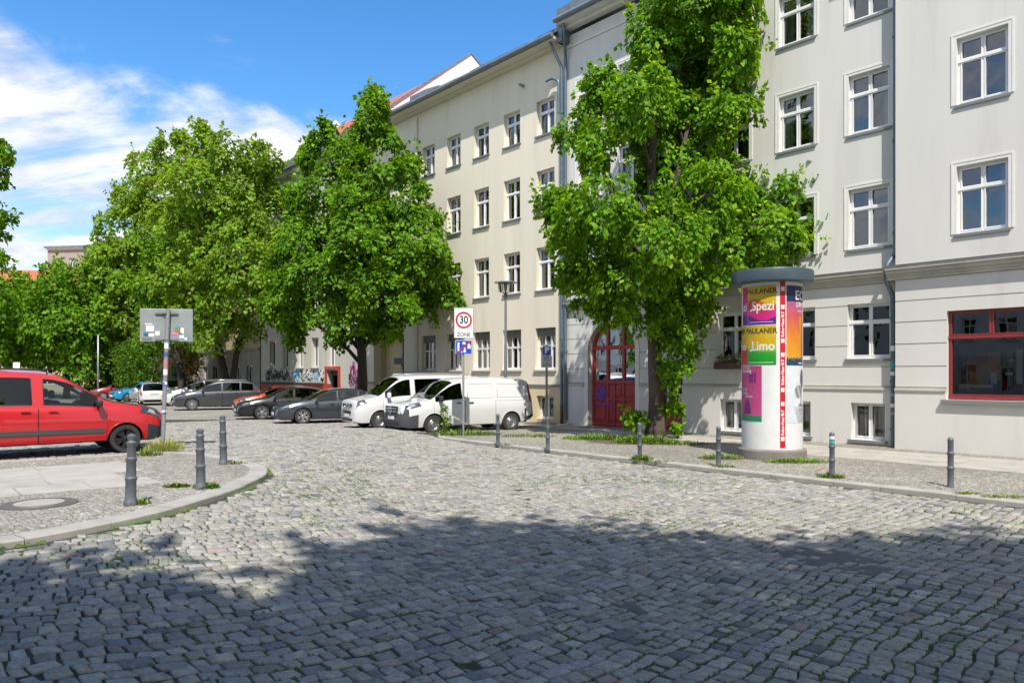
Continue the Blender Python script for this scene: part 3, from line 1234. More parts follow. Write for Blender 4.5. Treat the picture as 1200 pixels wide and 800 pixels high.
mb.add([(X(S_G0), -.45, 15.95), (X(S_GE), -.45, 15.95), (X(S_GE), 6.2, 20.2), (X(S_G0), 6.2, 20.2), (X(S_GE), 12, 16), (X(S_G0), 12, 16)], [(0, 1, 2, 3), (3, 2, 4, 5)])
mb.build('roof', M['zinc'], g)
mb = MB()
mb.bbox(X(S_G0), X(S_GE), 1.6, 1.65, -.1, 15.4)
for z in (4.6, 8.0, 11.2):
    mb.bbox(X(S_G0) + .05, X(S_GE) - .05, .45, 1.59, z, z + .1)
mb.build('interior', M['room'], g)
# party wall with zinc capping and white gable behind
mb = MB()
mb.prism([(-.45, 15.2), (-.45, 16.5), (.2, 16.95), (6.2, 21.0), (12, 16.5), (12, 15.2)], X(S_G0) - .16, X(S_G0) + .16, 0)
mb.build('party_wall', M['zinc'], g, normals=True)
mb = MB()
mb.prism([(.5, 16.3), (3.1, 19.0), (3.6, 19.3), (5.6, 19.2), (6.4, 17.0), (6.4, 16)], X(-17.4), X(-17.1), 0)
mb.build('gable_wall', M['firewall'], g, normals=True)
mb = MB()
mb.prism([(-.25, 16.05), (-.25, 16.75), (2.0, 17.6), (2.0, 16.05)], X(-20.0), X(-17.6), 0)
mb.build('roof_hatch', M['zinc'], g, normals=True)
# windows
for c in cols:
    for (z, h) in ROWS:
        window(g, X(c), z, W_G, h, .13, 'cross', 'g', sill=.045, surround=.10, curtain=random.choice((0, 1, 0, 2)))
for c in bcols:
    for (z, h) in ROWS:
        window(g, X(c), z, W_G, h, yb + .13, 'cross', 'g', sill=.045, surround=.10, yface=yb, curtain=random.choice((0, 0, 1)))
for c in cols[:3]:
    window(g, X(c), GH0, GW, GH1 - GH0, .16, 'cross', 'gg', sill=.05, yface=-.012, curtain=0)
    o = window(g, X(c), .26, .94, 1.03, .14, 'pair', 'gb', yface=-.05, curtain=2)
    mb = MB()
    for k in range(4):
        xx = -.36 + k * .24
        mb.tube([(xx, -.04, .05), (xx, -.04, .98)], .008, 6)
    mb.build('bar', M['steel'], o)
window(g, X(-15.44), 3.1, 1.02, .97, .16, 'pair', 'go', yface=-.012)
# red shop window
def shop_window(x0, x1, name='shop_window'):
    w, h = x1 - x0, SHZ1 - SHZ0
    f = MB()
    t = h * .70
    m1, m2 = w * .225, w * .61
    pn = [(.08, m1 - .05, t + .08, h - .07), (m1 + .05, m2 - .05, t + .08, h - .07), (m2 + .05, w - .08, t + .08, h - .07),
          (.08, m2 - .06, .14, t - .06), (m2 + .06, w - .08, .14, t - .06)]
    f.plate(0, w, 0, h, pn, 0, .10)
    f.bbox(0, w, -.035, -.0005, t - .03, t + .035)
    f.bbox(0, w, -.025, -.0005, .02, .10)
    for a, b, c, d in pn:
        f.plate(a - .03, b + .03, c - .03, d + .03, [(a, b, c, d)], -.014, .003)
    o = f.build(name, M['redwood'], g)
    o.location = (x0, yb + .12, SHZ0)
    gl = MB()
    for a, b, c, d in pn:
        gl.add([(a, .05, c), (b, .05, c), (b, .05, d), (a, .05, d)], [(0, 1, 2, 3)])
    gl.build('pane', M['shopglass'], o)
    s = MB()
    s.bbox(-.1, w + .1, -.27, -.001, -.05, -.005)
    s.bbox(-.1, w + .1, -.27, -.255, -.10, -.0505)
    s.build('sill', M['sill'], o)
    d = MB()                                   # display inside
    d.bbox(.1, w - .1, .16, 1.3, .06, .12, 0)
    d.bbox(.30, .72, .55, .60, .25, 1.15, 1)
    d.bbox(.72, 1.0, .50, .56, .5, 1.2, 1)
    d.bbox(.80, .94, .47, .495, .28, .68, 2)
    d.bbox(.28, .72, .50, .545, .9, 1.15, 4)
    d.bbox(.12, .95, .30, .62, .125, .40, 3)
    d.bbox(.16, .90, .28, .298, .30, .38, 2)
    d.bbox(1.5, 1.75, .4, .7, .125, .36, 4)
    for q_ in range(5):
        d.bbox(1.12 + .2 * q_, 1.24 + .2 * q_, .62, .68, .35 + .05 * (q_ % 2), 1.25, 2 if q_ % 2 else 3)
    d.bbox(2.0, 2.1, .4, .5, .125, .6, 1)
    d.tube([(1.25, .4, .125), (1.28, .42, .7), (1.1, .42, 1.0)], .012, 6, 5)
    d.lathe([(.001, 0), (.06, .03), (.07, .09), (.001, .12)], 12, 2, Matrix.Translation((1.27, .4, .92)))
    d.bbox(1.22, 1.38, .10, .11, .62, .69, 2)
    d.build('display', [mat('shop_back_wall', (.22, .215, .2), .8), M['orange'], M['white'], mat('blue_box', (.08, .14, .22), .5), M['redwood'], M['blacktrim']], o)
    return o


shop_window(X(SH0), X(SH1))
shop_window(X(1.0), X(5.2))

# arched red gate
mb = MB()
y = .24
def arch_z(x):
    return GS + math.sqrt(max(GR * GR - x * x, 0))


for xx, w_ in ((-GR + .05, .10), (-.39, .11), (.39, .11), (GR - .05, .10)):
    mb.bbox(xx - w_ / 2, xx + w_ / 2, y - .03, y + .06, .16, max(arch_z(xx + math.copysign(w_ / 2, xx)) - .03, GS))
for z, h_ in ((.20, .12), (1.15, .10), (1.80, .12), (3.10, .15)):
    mb.bbox(-GR + .001, GR - .001, y - .05, y + .055, z - h_ / 2, z + h_ / 2)
for i in range(24):
    t0, t1 = math.pi * i / 24, math.pi * (i + 1) / 24
    p = [(r * math.cos(t), GS + r * math.sin(t)) for r, t in ((GR - .10, t0), (GR - .002, t0), (GR - .002, t1), (GR - .10, t1))]
    mb.prism(p, y - .028, y + .058, axis='y')
mb.bbox(-GR, GR, y + .005, y + .05, .16, 1.8)
for xc, w_ in ((-.77, .52), (0, .56), (.77, .52)):
    mb.rbox((xc, y - .002, .67), (w_, .05, .68), .018)
    mb.rbox((xc, y - .002, 1.47), (w_, .05, .40), .018)
mb.bbox(-.02, .02, y - .06, y - .031, .2, 1.8)
gt = mb.build('gate', mat('gate_red_paint', (.38, .045, .045), .45, var=.12, vscale=4, dirt=(.26, .04, .04), dscale=3, damt=.4), g, M=Matrix.Translation((X(GC), 0, 0)), normals=True)
mb = MB()
pts = [(-GR, 1.8)] + [(-GR * math.cos(math.pi * i / 24), GS + GR * math.sin(math.pi * i / 24)) for i in range(25)] + [(GR, 1.8)]
mb.add([(X(GC) + a, y + .03, b) for a, b in pts], [tuple(range(len(pts)))])
mb.build('pane', M['paneglass'], gt, normals=True)
mb = MB()
vs = []
for i in range(121):
    xx = -1.15 + 2.3 * i / 120
    if True:
        yy = .46 + .05 * math.sin(i * .85) + .02 * math.sin(i * 2.3)
        vs += [(X(GC) + xx, yy, 1.7), (X(GC) + xx, yy, 4.2)]
mb.add(vs, [(2 * i, 2 * i + 2, 2 * i + 3, 2 * i + 1) for i in range(120) if not 18 < i < 32])
mb.build('curtain', M['greencurtain'], gt)
mb = MB()
rr = random.Random(4)
for k in range(7):
    ribbon(mb, squiggle(rr, X(GC) - 1.0 + .1 * (k % 4), 1.0 + .04 * k, .34, .5, 16), .022, y - .062 - k * .0012)
ribbon(mb, [(X(GC) - .95, 1.0), (X(GC) - .6, .92), (X(GC) - .25, .98), (X(GC) - .1, .78)], .05, y - .075)
mb.build('graffiti_tag', M['purple'], gt)
mb = MB()
mb.bbox(X(GC) - GR - .3, X(GC) - GR - .2, -.075, -.013, 1.62, 1.72)
mb.build('intercom', M['intercom'], g)
# small red door with window
d0, d1 = door[0], door[1]
mb = MB()
mb.plate(d0, d1, .1, 2.13, [(d0 + .12, d1 - .12, .95, 2.0)], .18, .25)
mb.rbox(((d0 + d1) / 2, .18, .5), (.7, .04, .55), .015)
dr = mb.build('door', MATS['gate_red_paint'], g)
mb = MB()
mb.add([(d0 + .12, .215, .95), (d1 - .12, .215, .95), (d1 - .12, .215, 2.0), (d0 + .12, .215, 2.0)], [(0, 1, 2, 3)])
mb.build('pane', M['paneglass'], dr)
mb = MB()
mb.tube([(d1 - .17, .12, 1.02), (d1 - .07, .12, 1.02)], .012, 8)
mb.tube([(d1 - .08, .18, 1.02), (d1 - .08, .12, 1.02)], .012, 8)
mb.build('handle', M['steel'], dr)
# downpipes
xp = X(S_G1) - .11
dp = downpipe(g, [(xp + .03, -.42, 15.8), (xp + .03, -.12, 15.2), (xp + .03, -.12, 5.35), (xp - .12, -.36, 5.0), (xp - .12, -.36, 4.6), (xp - .03, -.14, 4.2), (xp - .03, -.14, .14)],
              .062, [(xp + .03, -.12, z) for z in (14, 11.2, 8.4, 5.9)] + [(xp - .03, -.14, z) for z in (3.6, 1.9, .6)])
mb = MB()
for z, h_, mi in ((2.72, .14, 0), (2.24, .2, 1), (2.06, .1, 0), (1.2, .1, 0), (1.0, .07, 2), (1.5, .08, 2)):
    mb.tube([(xp - .03, -.14, z), (xp - .03, -.14, z + h_)], .0655, 12, mi, cap=False)
mb.build('sticker', [M['white'], mat('sticker_teal', (.05, .35, .4), .4), M['steel']], dp, smooth=True)
xq = X(S_G0) + .05
downpipe(g, [(xq + .25, -.5, 15.85), (xq + .2, -.4, 15.3), (xq, -.13, 14.6), (xq, -.13, .3)], .06, [(xq, -.13, z) for z in (12, 9, 6, 3)])

# flower box hangs on the sill: a thing of its own
fb = empty('flower_box', fpt(cols[2], 21.0, 2.24), ROTF)
tag(fb, 'brown balcony box of green plants under the grey house window beside the column', 'flower box')
mb = MB()
mb.rbox((0, -.22, .12), (1.05, .24, .22), .02)
mb.box((-.4, -.06, .2), (.03, .12, .02))
mb.box((.4, -.06, .2), (.03, .12, .02))
mb.build('trough', M['planter'], fb)


def leaf_cloud(name, parent, centers, radii, n, L, tone, seed, M_=None, zs=1.0):
    rr = np.random.default_rng(seed)
    c = np.asarray(centers, float)
    k = rr.integers(0, len(c), n)
    d = rr.normal(size=(n, 3))
    d /= np.linalg.norm(d, axis=1, keepdims=True)
    p = c[k] + d * (np.asarray(radii)[k] * rr.uniform(.4, 1.0, n))[:, None] * np.array([1, 1, zs])
    t = d + rr.normal(0, .5, (n, 3)) + np.array([0, 0, .1])
    t /= np.linalg.norm(t, axis=1, keepdims=True)
    nr = d * .5 + np.array([0, 0, .8]) + rr.normal(0, .4, (n, 3))
    s = np.cross(t, nr)
    s /= np.linalg.norm(s, axis=1, keepdims=True) + 1e-9
    l = L * rr.uniform(.6, 1.3, (n, 1))
    V = np.stack([p, p + t * l * .5 + s * l * .3, p + t * l, p + t * l * .5 - s * l * .3], 1)
    o = mesh_np(name, V.reshape(-1, 3), np.arange(n * 4).reshape(-1, 4), M['leaf'], parent)
    tn = np.asarray(tone)
    if tn.ndim == 1:
        tn = tn[None].repeat(n, 0)
    else:
        tn = tn[rr.integers(0, len(tn), n)]
    face_colors(o.data, 'tint', tn * rr.uniform(.6, 1.45, (n, 1)))
    return o


M['leaf'] = attr_mat('leaf', 'tint', .55, var=0, transl=.52, spec=.18)
leaf_cloud('plants', fb, [(-.4 + .1 * i, -.22, .30 + .05 * math.sin(i * 2)) for i in range(9)], [.14] * 9, 420, .085, [(.10, .2, .03), (.08, .17, .03), (.2, .22, .05), (.3, .28, .2)], 3)

# ===== cream house =====
S_Y0, S_Y1 = -35.9, -20.5
b = building('apartment_building', 'cream plastered four storey house with red tiled roof behind the white vans', -28.0)
X = lambda s: s + 28.0
yc = [-21.68 - 2.08 * k for k in range(5)] + [-33.2]
WY = 1.06
YR = [(5.55, 1.78), (8.75, 1.75), (11.95, 1.45)]
up = [(X(c) - WY / 2, X(c) + WY / 2, z, z + h) for c in yc for z, h in YR]
gfy = [(X(c) - .6, X(c) + .6, 2.28, 4.0) for c in yc[:5]]
ent = (X(-35.2), X(-32.2), -.1, 4.15)
by = [(X(c) - .5, X(c) + .5, .25, 1.2) for c in (yc[0], yc[2])]
mb = MB()
mb.plate(X(S_Y0), X(S_Y1) + .02, 1.62, 15.2, up + gfy + [ent], 0, .45)
mb.build('wall', M['cream'], b)
for a, c_ in ((X(S_Y0), ent[0]), (ent[1], X(S_Y1) + .02)):
    mb = MB()
    mb.plate(a, c_, -.1, 1.62, [q for q in by if a < q[0] < c_], -.02, .45)
    mb.build('plinth', M['creamlow'], b)
mb = MB()
for a, c_ in ((X(S_Y0), ent[0]), (ent[1], X(S_Y1) - .02)):
    moulding(mb, a, c_, [(1.60, 1.64, .07), (1.64, 1.67, .05)], -.0)
mb.build('plinth_band', M['sill'], b)
mb = MB()
mb.bbox(X(-31.15), X(-30.9), -.09, .01, .0, 15.0)
mb.build('pilaster', M['creamtrim'], b)
mb = MB()
moulding(mb, X(S_Y0), X(S_Y1), [(15.2, 15.27, .30), (15.27, 15.34, .70)], 0)
mb.build('eaves_cornice', M['creamtrim'], b)
mb = MB()
mb.tube([(X(S_Y0), -.80, 15.40), (X(S_Y1), -.80, 15.40)], .10, 10)
mb.bbox(X(S_Y0), X(S_Y1), -.8, .2, 15.345, 15.39)
mb.build('gutter', M['zinc'], b, smooth=40)
mb = MB()
pitch = .66
yr = 5.8
mb.add([(X(S_Y0), -.75, 15.42), (X(S_Y1), -.75, 15.42), (X(S_Y1), yr, 15.42 + pitch * (yr + .75)), (X(S_Y0), yr, 15.42 + pitch * (yr + .75)), (X(S_Y1), 12, 15.5), (X(S_Y0), 12, 15.5)],
       [(0, 1, 2, 3), (3, 2, 4, 5)])
rf = mb.build('roof', M['tile'], b)
for s in (-21.6, -24.4, -26.0, -29.6, -31.6, -33.6):
    mb = MB()
    T = Matrix.Translation((X(s), .55, 15.42 + pitch * 1.30 + .05)) @ Matrix.Rotation(math.atan(pitch), 4, 'X')
    mb.box((0, 0, .02), (1.1, 1.5, .12), 0, T)
    mb.box((0, 0, .085), (.94, 1.3, .012), 1, T)
    mb.build('roof_window', [M['zinc'], M['darkroof']], rf)
mb = MB()
mb.prism([(.1, 15.95), (.1, 16.35), (.9, 16.75), (2.0, 16.9), (2.0, 15.9)], X(-31.8), X(-30.4))
mb.build('dormer', M['zinc'], rf, normals=True)
mb = MB()
mb.bbox(X(S_Y0) + .1, X(S_Y1) - .1, 1.6, 1.65, -.1, 15.2)
for z in (4.6, 8.0, 11.2):
    mb.bbox(X(S_Y0) + .1, X(S_Y1) - .1, .46, 1.59, z, z + .1)
mb.build('interior', M['room'], b)
for c in yc:
    for z, h in YR:
        window(b, X(c), z, WY, h, .2, 'cross', 'y', sill=.07, curtain=random.choice((0, 1, 2)))
for c in yc[:5]:
    window(b, X(c), 2.28, 1.2, 1.72, .2, 'grid', 'yg', sill=.08, blind=.20, sillmat='cornice')
for c in (yc[0], yc[2]):
    window(b, X(c), .25, 1.0, .95, .2, 'pair', 'yb', sill=0, curtain=2)
# recessed entrance
mb = MB()
mb.plate(ent[0], ent[1], -.1, 4.15, [(X(-33.5), X(-32.5), -.2, 3.9)], .75, .85)
mb.plate(ent[0], ent[0] + .02, -.1, 4.15, [], .45, .76)
mb.bbox(ent[0], ent[1], .45, .76, 4.15, 4.25)
mb.bbox(ent[1] - .001, ent[1] + .1, .45, .76, -.1, 4.15)
mb.bbox(ent[0] - .1, ent[0] + .001, .45, .76, -.1, 4.15)
mb.build('porch_wall', M['creamlow'], b)
mb = MB()
mb.plate(X(-33.5), X(-32.5), .1, 2.6, [(X(-33.35), X(-33.05), 1.0, 2.4), (X(-32.95), X(-32.65), 1.0, 2.4)], .80, .86)
mb.bbox(X(-33.7), X(-32.3), .35, .80, 2.62, 2.95)
mb.plate(X(-33.5), X(-32.5), 2.96, 3.9, [(X(-33.35), X(-32.65), 3.05, 3.8)], .80, .86)
en = mb.build('door', mat('dark_door_paint', (.06, .06, .055), .5), b)
mb = MB()
mb.add([(X(-33.4), .84, .9), (X(-32.6), .84, .9), (X(-32.6), .84, 3.85), (X(-33.4), .84, 3.85)], [(0, 1, 2, 3)])
mb.build('pane', M['paneglass'], en)
mb = MB()
mb.bbox(X(-31.9), X(-29.3), -.22, -.001, 2.12, 2.22)
mb.build('ledge', M['cornice'], b)
xp = X(S_Y1) - .06
downpipe(b, [(xp - .3, -.55, 15.3), (xp - .2, -.4, 14.9), (xp - .02, -.16, 14.3), (xp - .02, -.16, .9)], .06, [(xp - .02, -.16, z) for z in (12.5, 9.5, 6.5, 3.5)])
downpipe(b, [(xp - .75, -.35, 13.9), (xp - .5, -.22, 14.0), (xp - .18, -.18, 13.8), (xp - .16, -.18, 12.5)], .055)
mb = MB()
mb.tube([(xp - .02, -.16, .12), (xp - .02, -.16, .9)], .065, 10)
mb.build('pipe_foot', mat('rusty_iron', (.16, .07, .04), .8, var=.3, vscale=12), b, smooth=True)
mb = MB()
mb.rbox((X(-23.0), -.14, 14.3), (.12, .28, .10), .02)
mb.build('security_camera', M['signgrey'], b)

# ===== graffiti house with red ground floor shop =====
S_0, S_1 = -50.4, -35.9
b = building('apartment_building', 'pale weathered house with black graffiti band and red shop fronts below its windows', -43.0)
X = lambda s: s + 43.0
gc = [-40.1 - 2.1 * k for k in range(5)] + [-37.4]
up = [(X(c) - .5, X(c) + .5, z, z + h) for c in gc for z, h in [(6.0, 1.8), (9.2, 1.75), (12.2, 1.5)]]
gfo = [(X(c) - .48, X(c) + .48, 2.48, 4.35) for c in gc[:5]]
low = [(X(-49.2 + 2.0 * k), X(-47.9 + 2.0 * k), .3, 1.2) for k in range(4)]
dd = (X(-40.6), X(-39.2), -.1, 2.3)
mb = MB()
mb.plate(X(S_0), X(S_1), 1.5, 15.3, up + gfo + [dd], 0, .4)
mb.build('wall', M['graywall2'], b)
mb = MB()
mb.plate(X(S_0), X(-38.9), -.1, 1.46, low + [dd], -.03, .4)
mb.bbox(dd[0] - .25, dd[0] - .001, -.05, .3, 0, 2.55)
mb.bbox(dd[1] + .001, dd[1] + .25, -.05, .3, 0, 2.55)
mb.bbox(dd[0], dd[1], -.05, .3, 2.3, 2.55)
mb.build('shop_front', M['shopred'], b)
mb = MB()
mb.bbox(X(S_0), X(-41), -.16, -.001, 1.462, 1.56)
mb.build('shop_ledge', M['darkshop'], b)
mb = MB()
mb.plate(X(-38.9), X(S_1), -.1, 1.5, [], -.01, .4)
mb.build('plinth', M['graywall2'], b)
mb = MB()
mb.plate(dd[0], dd[1], .1, 2.3, [(dd[0] + .2, dd[1] - .2, .9, 2.0)], .3, .36)
mb.build('door', M['darkshop'], b)
for c in gc:
    for z, h in [(6.0, 1.8), (9.2, 1.75), (12.2, 1.5)]:
        window(b, X(c), z, 1.0, h, .2, 'cross', 'w', sill=.06, curtain=2)
for c in gc[:5]:
    window(b, X(c), 2.48, .96, 1.87, .22, 'pair', 'wg', sill=.08)
for o_ in low:
    window(b, (o_[0] + o_[1]) / 2, .3, 1.3, .9, .1, 'single', 'wl', sill=0)
mb = MB()
rr = random.Random(11)
xg = X(-49.6)
while xg < X(-41.2):
    w = rr.uniform(.6, 1.1)
    for k in range(2):
        ribbon(mb, squiggle(rr, xg, 1.62, w, .75, 24), rr.uniform(.06, .12), -.004 - .002 * k - .0003 * rr.random(), rr.choice((0, 0, 1, 2) if k else (0, 0, 1)))
    xg += w * .8
SPRAY = [M['spray_black'], M['spray_white'], M['spray_blue'], mat('pink_spray', (.45, .08, .3), .7)]
mb.build('graffiti', SPRAY, b)
mb = MB()
for k in range(8):
    ribbon(mb, squiggle(rr, X(-38.6) + rr.random() * 1.4, .9 + rr.random() * 1.3, .8, .9, 20), .06, -.012 - .001 * k, rr.choice((0, 1, 3, 3)))
mb.build('graffiti', SPRAY, b)
mb = MB()
moulding(mb, X(S_0), X(S_1), [(15.0, 15.1, .1), (15.1, 15.3, .3)], 0)
mb.build('eaves_cornice', M['trim'], b)
mb = MB()
mb.add([(X(S_0), -.5, 15.35), (X(S_1), -.5, 15.35), (X(S_1), 5.7, 20.6), (X(S_0), 5.7, 20.6), (X(S_1), 11, 15.6), (X(S_0), 11, 15.6)], [(0, 1, 2, 3), (3, 2, 4, 5)])
rf = mb.build('roof', M['tile'], b)
for s, w in ((-37.6, 1.4), (-40.2, 1.0), (-43.4, 1.6), (-46.5, 1.2)):
    mb = MB()
    T = Matrix.Translation((X(s), 1.3, 17.05)) @ Matrix.Rotation(math.atan(.847), 4, 'X')
    mb.box((0, 0, .02), (w, 1.6, .12), 0, T)
    mb.box((0, 0, .085), (w - .16, 1.4, .012), 1, T)
    mb.build('roof_window', [M['zinc'], M['darkroof']], rf)
mb = MB()
mb.bbox(X(S_0), X(S_1), -.5, -.35, 15.36, 15.8)
mb.build('gutter', M['zinc'], b)
mb = MB()
mb.prism([(-.45, 15.0), (-.45, 15.75), (6.75, 21.55), (8.0, 20.7), (12, 16.2), (11, 15.0)], X(S_1) + .35, X(S_1) + .75)
mb.build('gable_wall', M['firewall'], b, normals=True)
mb = MB()
mb.prism([(-.55, 15.75), (-.55, 15.85), (6.75, 21.65), (8.05, 20.8), (8.0, 20.7), (6.75, 21.55), (-.45, 15.75)], X(S_1) + .3, X(S_1) + .8)
mb.build('gable_coping', M['zinc'], b, normals=True)
mb = MB()
mb.prism([(-.4, 15.2), (-.4, 16.2), (5.7, 21.2), (11, 16.2), (11, 15.2)], X(S_0) - .2, X(S_0) + .2)
mb.build('party_wall', M['firewall'], b, normals=True)
mb = MB()
mb.bbox(X(S_0) + .1, X(S_1) - .1, 1.6, 1.65, -.1, 15.2)
mb.build('interior', M['room'], b)
downpipe(b, [(X(S_1) - .2, -.14, 15.0), (X(S_1) - .2, -.14, .2)], .06)


# ===== plain houses further down the street =====
def plain_house(s0, s1, label, wallm, lowm, eave, floors, wstep=2.3, D=21.0, roofm='tile', lowz=3.4, seed=0, rot=None, loc=None, shop=True, depth=11, flat=False):
    r = building('apartment_building', label, (s0 + s1) / 2, D)
    if loc is not None:
        r.location = loc
        r.rotation_euler = (0, 0, rot)
    L = s1 - s0
    x0, x1 = -L / 2, L / 2
    n = int((L - .8) / wstep)
    xs_ = [x0 + (L - (n - 1) * wstep) / 2 + wstep * k for k in range(n)]
    zf = [lowz + .9 + (eave - lowz - .4) / floors * k for k in range(floors)]
    ops_ = [(x - .52, x + .52, z, z + 1.7) for x in xs_ for z in zf]
    gl = [(x - .6, x + .6, .9 if k % 3 else .1, 2.7) for k, x in enumerate(xs_)]
    mb = MB()
    mb.plate(x0, x1, lowz, eave, ops_, 0, .35)
    mb.bbox(x0, x0 + .3, .351, depth, 0, eave - .01)
    mb.bbox(x1 - .3, x1, .351, depth, 0, eave - .01)
    mb.bbox(x0 + .301, x1 - .301, depth - .3, depth, 0, eave - .01)
    mb.build('wall', wallm, r)
    mb = MB()
    mb.bbox(x0 + .31, x1 - .31, 1.2, 1.25, 0, eave - .02)
    mb.build('interior', M['room'], r)
    mb = MB()
    mb.plate(x0, x1, -.1, lowz, gl, -.02, .35)
    moulding(mb, x0, x1, [(lowz - .1, lowz + .05, .12)], 0)
    mb.build('ground_floor_wall', lowm, r)
    mb = MB()
    moulding(mb, x0, x1, [(eave - .25, eave - .1, .15), (eave - .1, eave + .05, .4)], 0)
    mb.build('eaves_cornice', M['trim'], r)
    mb = MB()
    mb.add([(x0, -.5, eave + .06), (x1, -.5, eave + .06), (x1, depth / 2, eave + 4.2), (x0, depth / 2, eave + 4.2), (x1, depth + .4, eave + .06), (x0, depth + .4, eave + .06)],
           [(0, 1, 2, 3), (3, 2, 4, 5), (0, 3, 5), (1, 4, 2)])
    if flat:
        mb = MB()
        mb.bbox(x0 - .3, x1 + .3, -.5, depth + .4, eave + .06, eave + .35)
    mb.build('roof', M[roofm], r)
    for x in xs_:
        for z in zf:
            window(r, x, z, 1.04, 1.7, .18, 'cross', 'p', sill=.06, curtain=0)
    for k, x in enumerate(xs_):
        z = .9 if k % 3 else .1
        window(r, x, z, 1.2, 2.7 - z, .15, 'pair', 'pg', sill=0)
    return r


plain_house(-68.0, -50.6, 'ochre house with dark ground floor behind the twin trunked street tree', M['brownwall'], mat('dark_plaster', (.27, .245, .20), .85, var=.2, vscale=1), 14.8, 3, lowz=3.9)
plain_house(-92.0, -68.2, 'beige house mostly hidden behind the far street trees', M['beige'], M['beige'], 14.5, 3)
plain_house(0, 34, 'distant beige house with red hipped roof closing the street at the far left', M['beige'], M['beige'], 14.6, 4, loc=(-84, 112, 0), rot=R(8))
tw = plain_house(0, 6.5, 'distant grey brown tower house with flat dark roof rising over the trees', mat('brown_grey_plaster', (.33, .29, .25), .85, var=.1, vscale=1), M['beige'], 22.6, 5, loc=(-73.0, 120, 0), rot=R(-8), roofm='zinc', depth=9, flat=True)
plain_house(0, 30, 'white house at the far left beyond the square, half hidden by trees', M['graywall2'], M['beige'], 8.6, 2, loc=(-56, 82, 0), rot=R(30))
# the houses across the street, behind the photographer, seen mirrored in the glass
plain_house(0, 66, 'pale house across the street mirrored in the shop window', M['greywall'], M['graywall2'], 11.2, 3, loc=fpt(-23, -16), rot=ROTF + math.pi, roofm='zinc', flat=True)

# ------------------------------------------------------------------ trees
M['bark'] = mat('bark', (.085, .065, .05), .95, var=.35, vscale=5, bump=.9, bscale=14, stretch=(1, 1, .25))
M['barkdark'] = mat('dark_bark', (.04, .032, .027), .95, var=.3, vscale=5, bump=.9, bscale=14, stretch=(1, 1, .25))


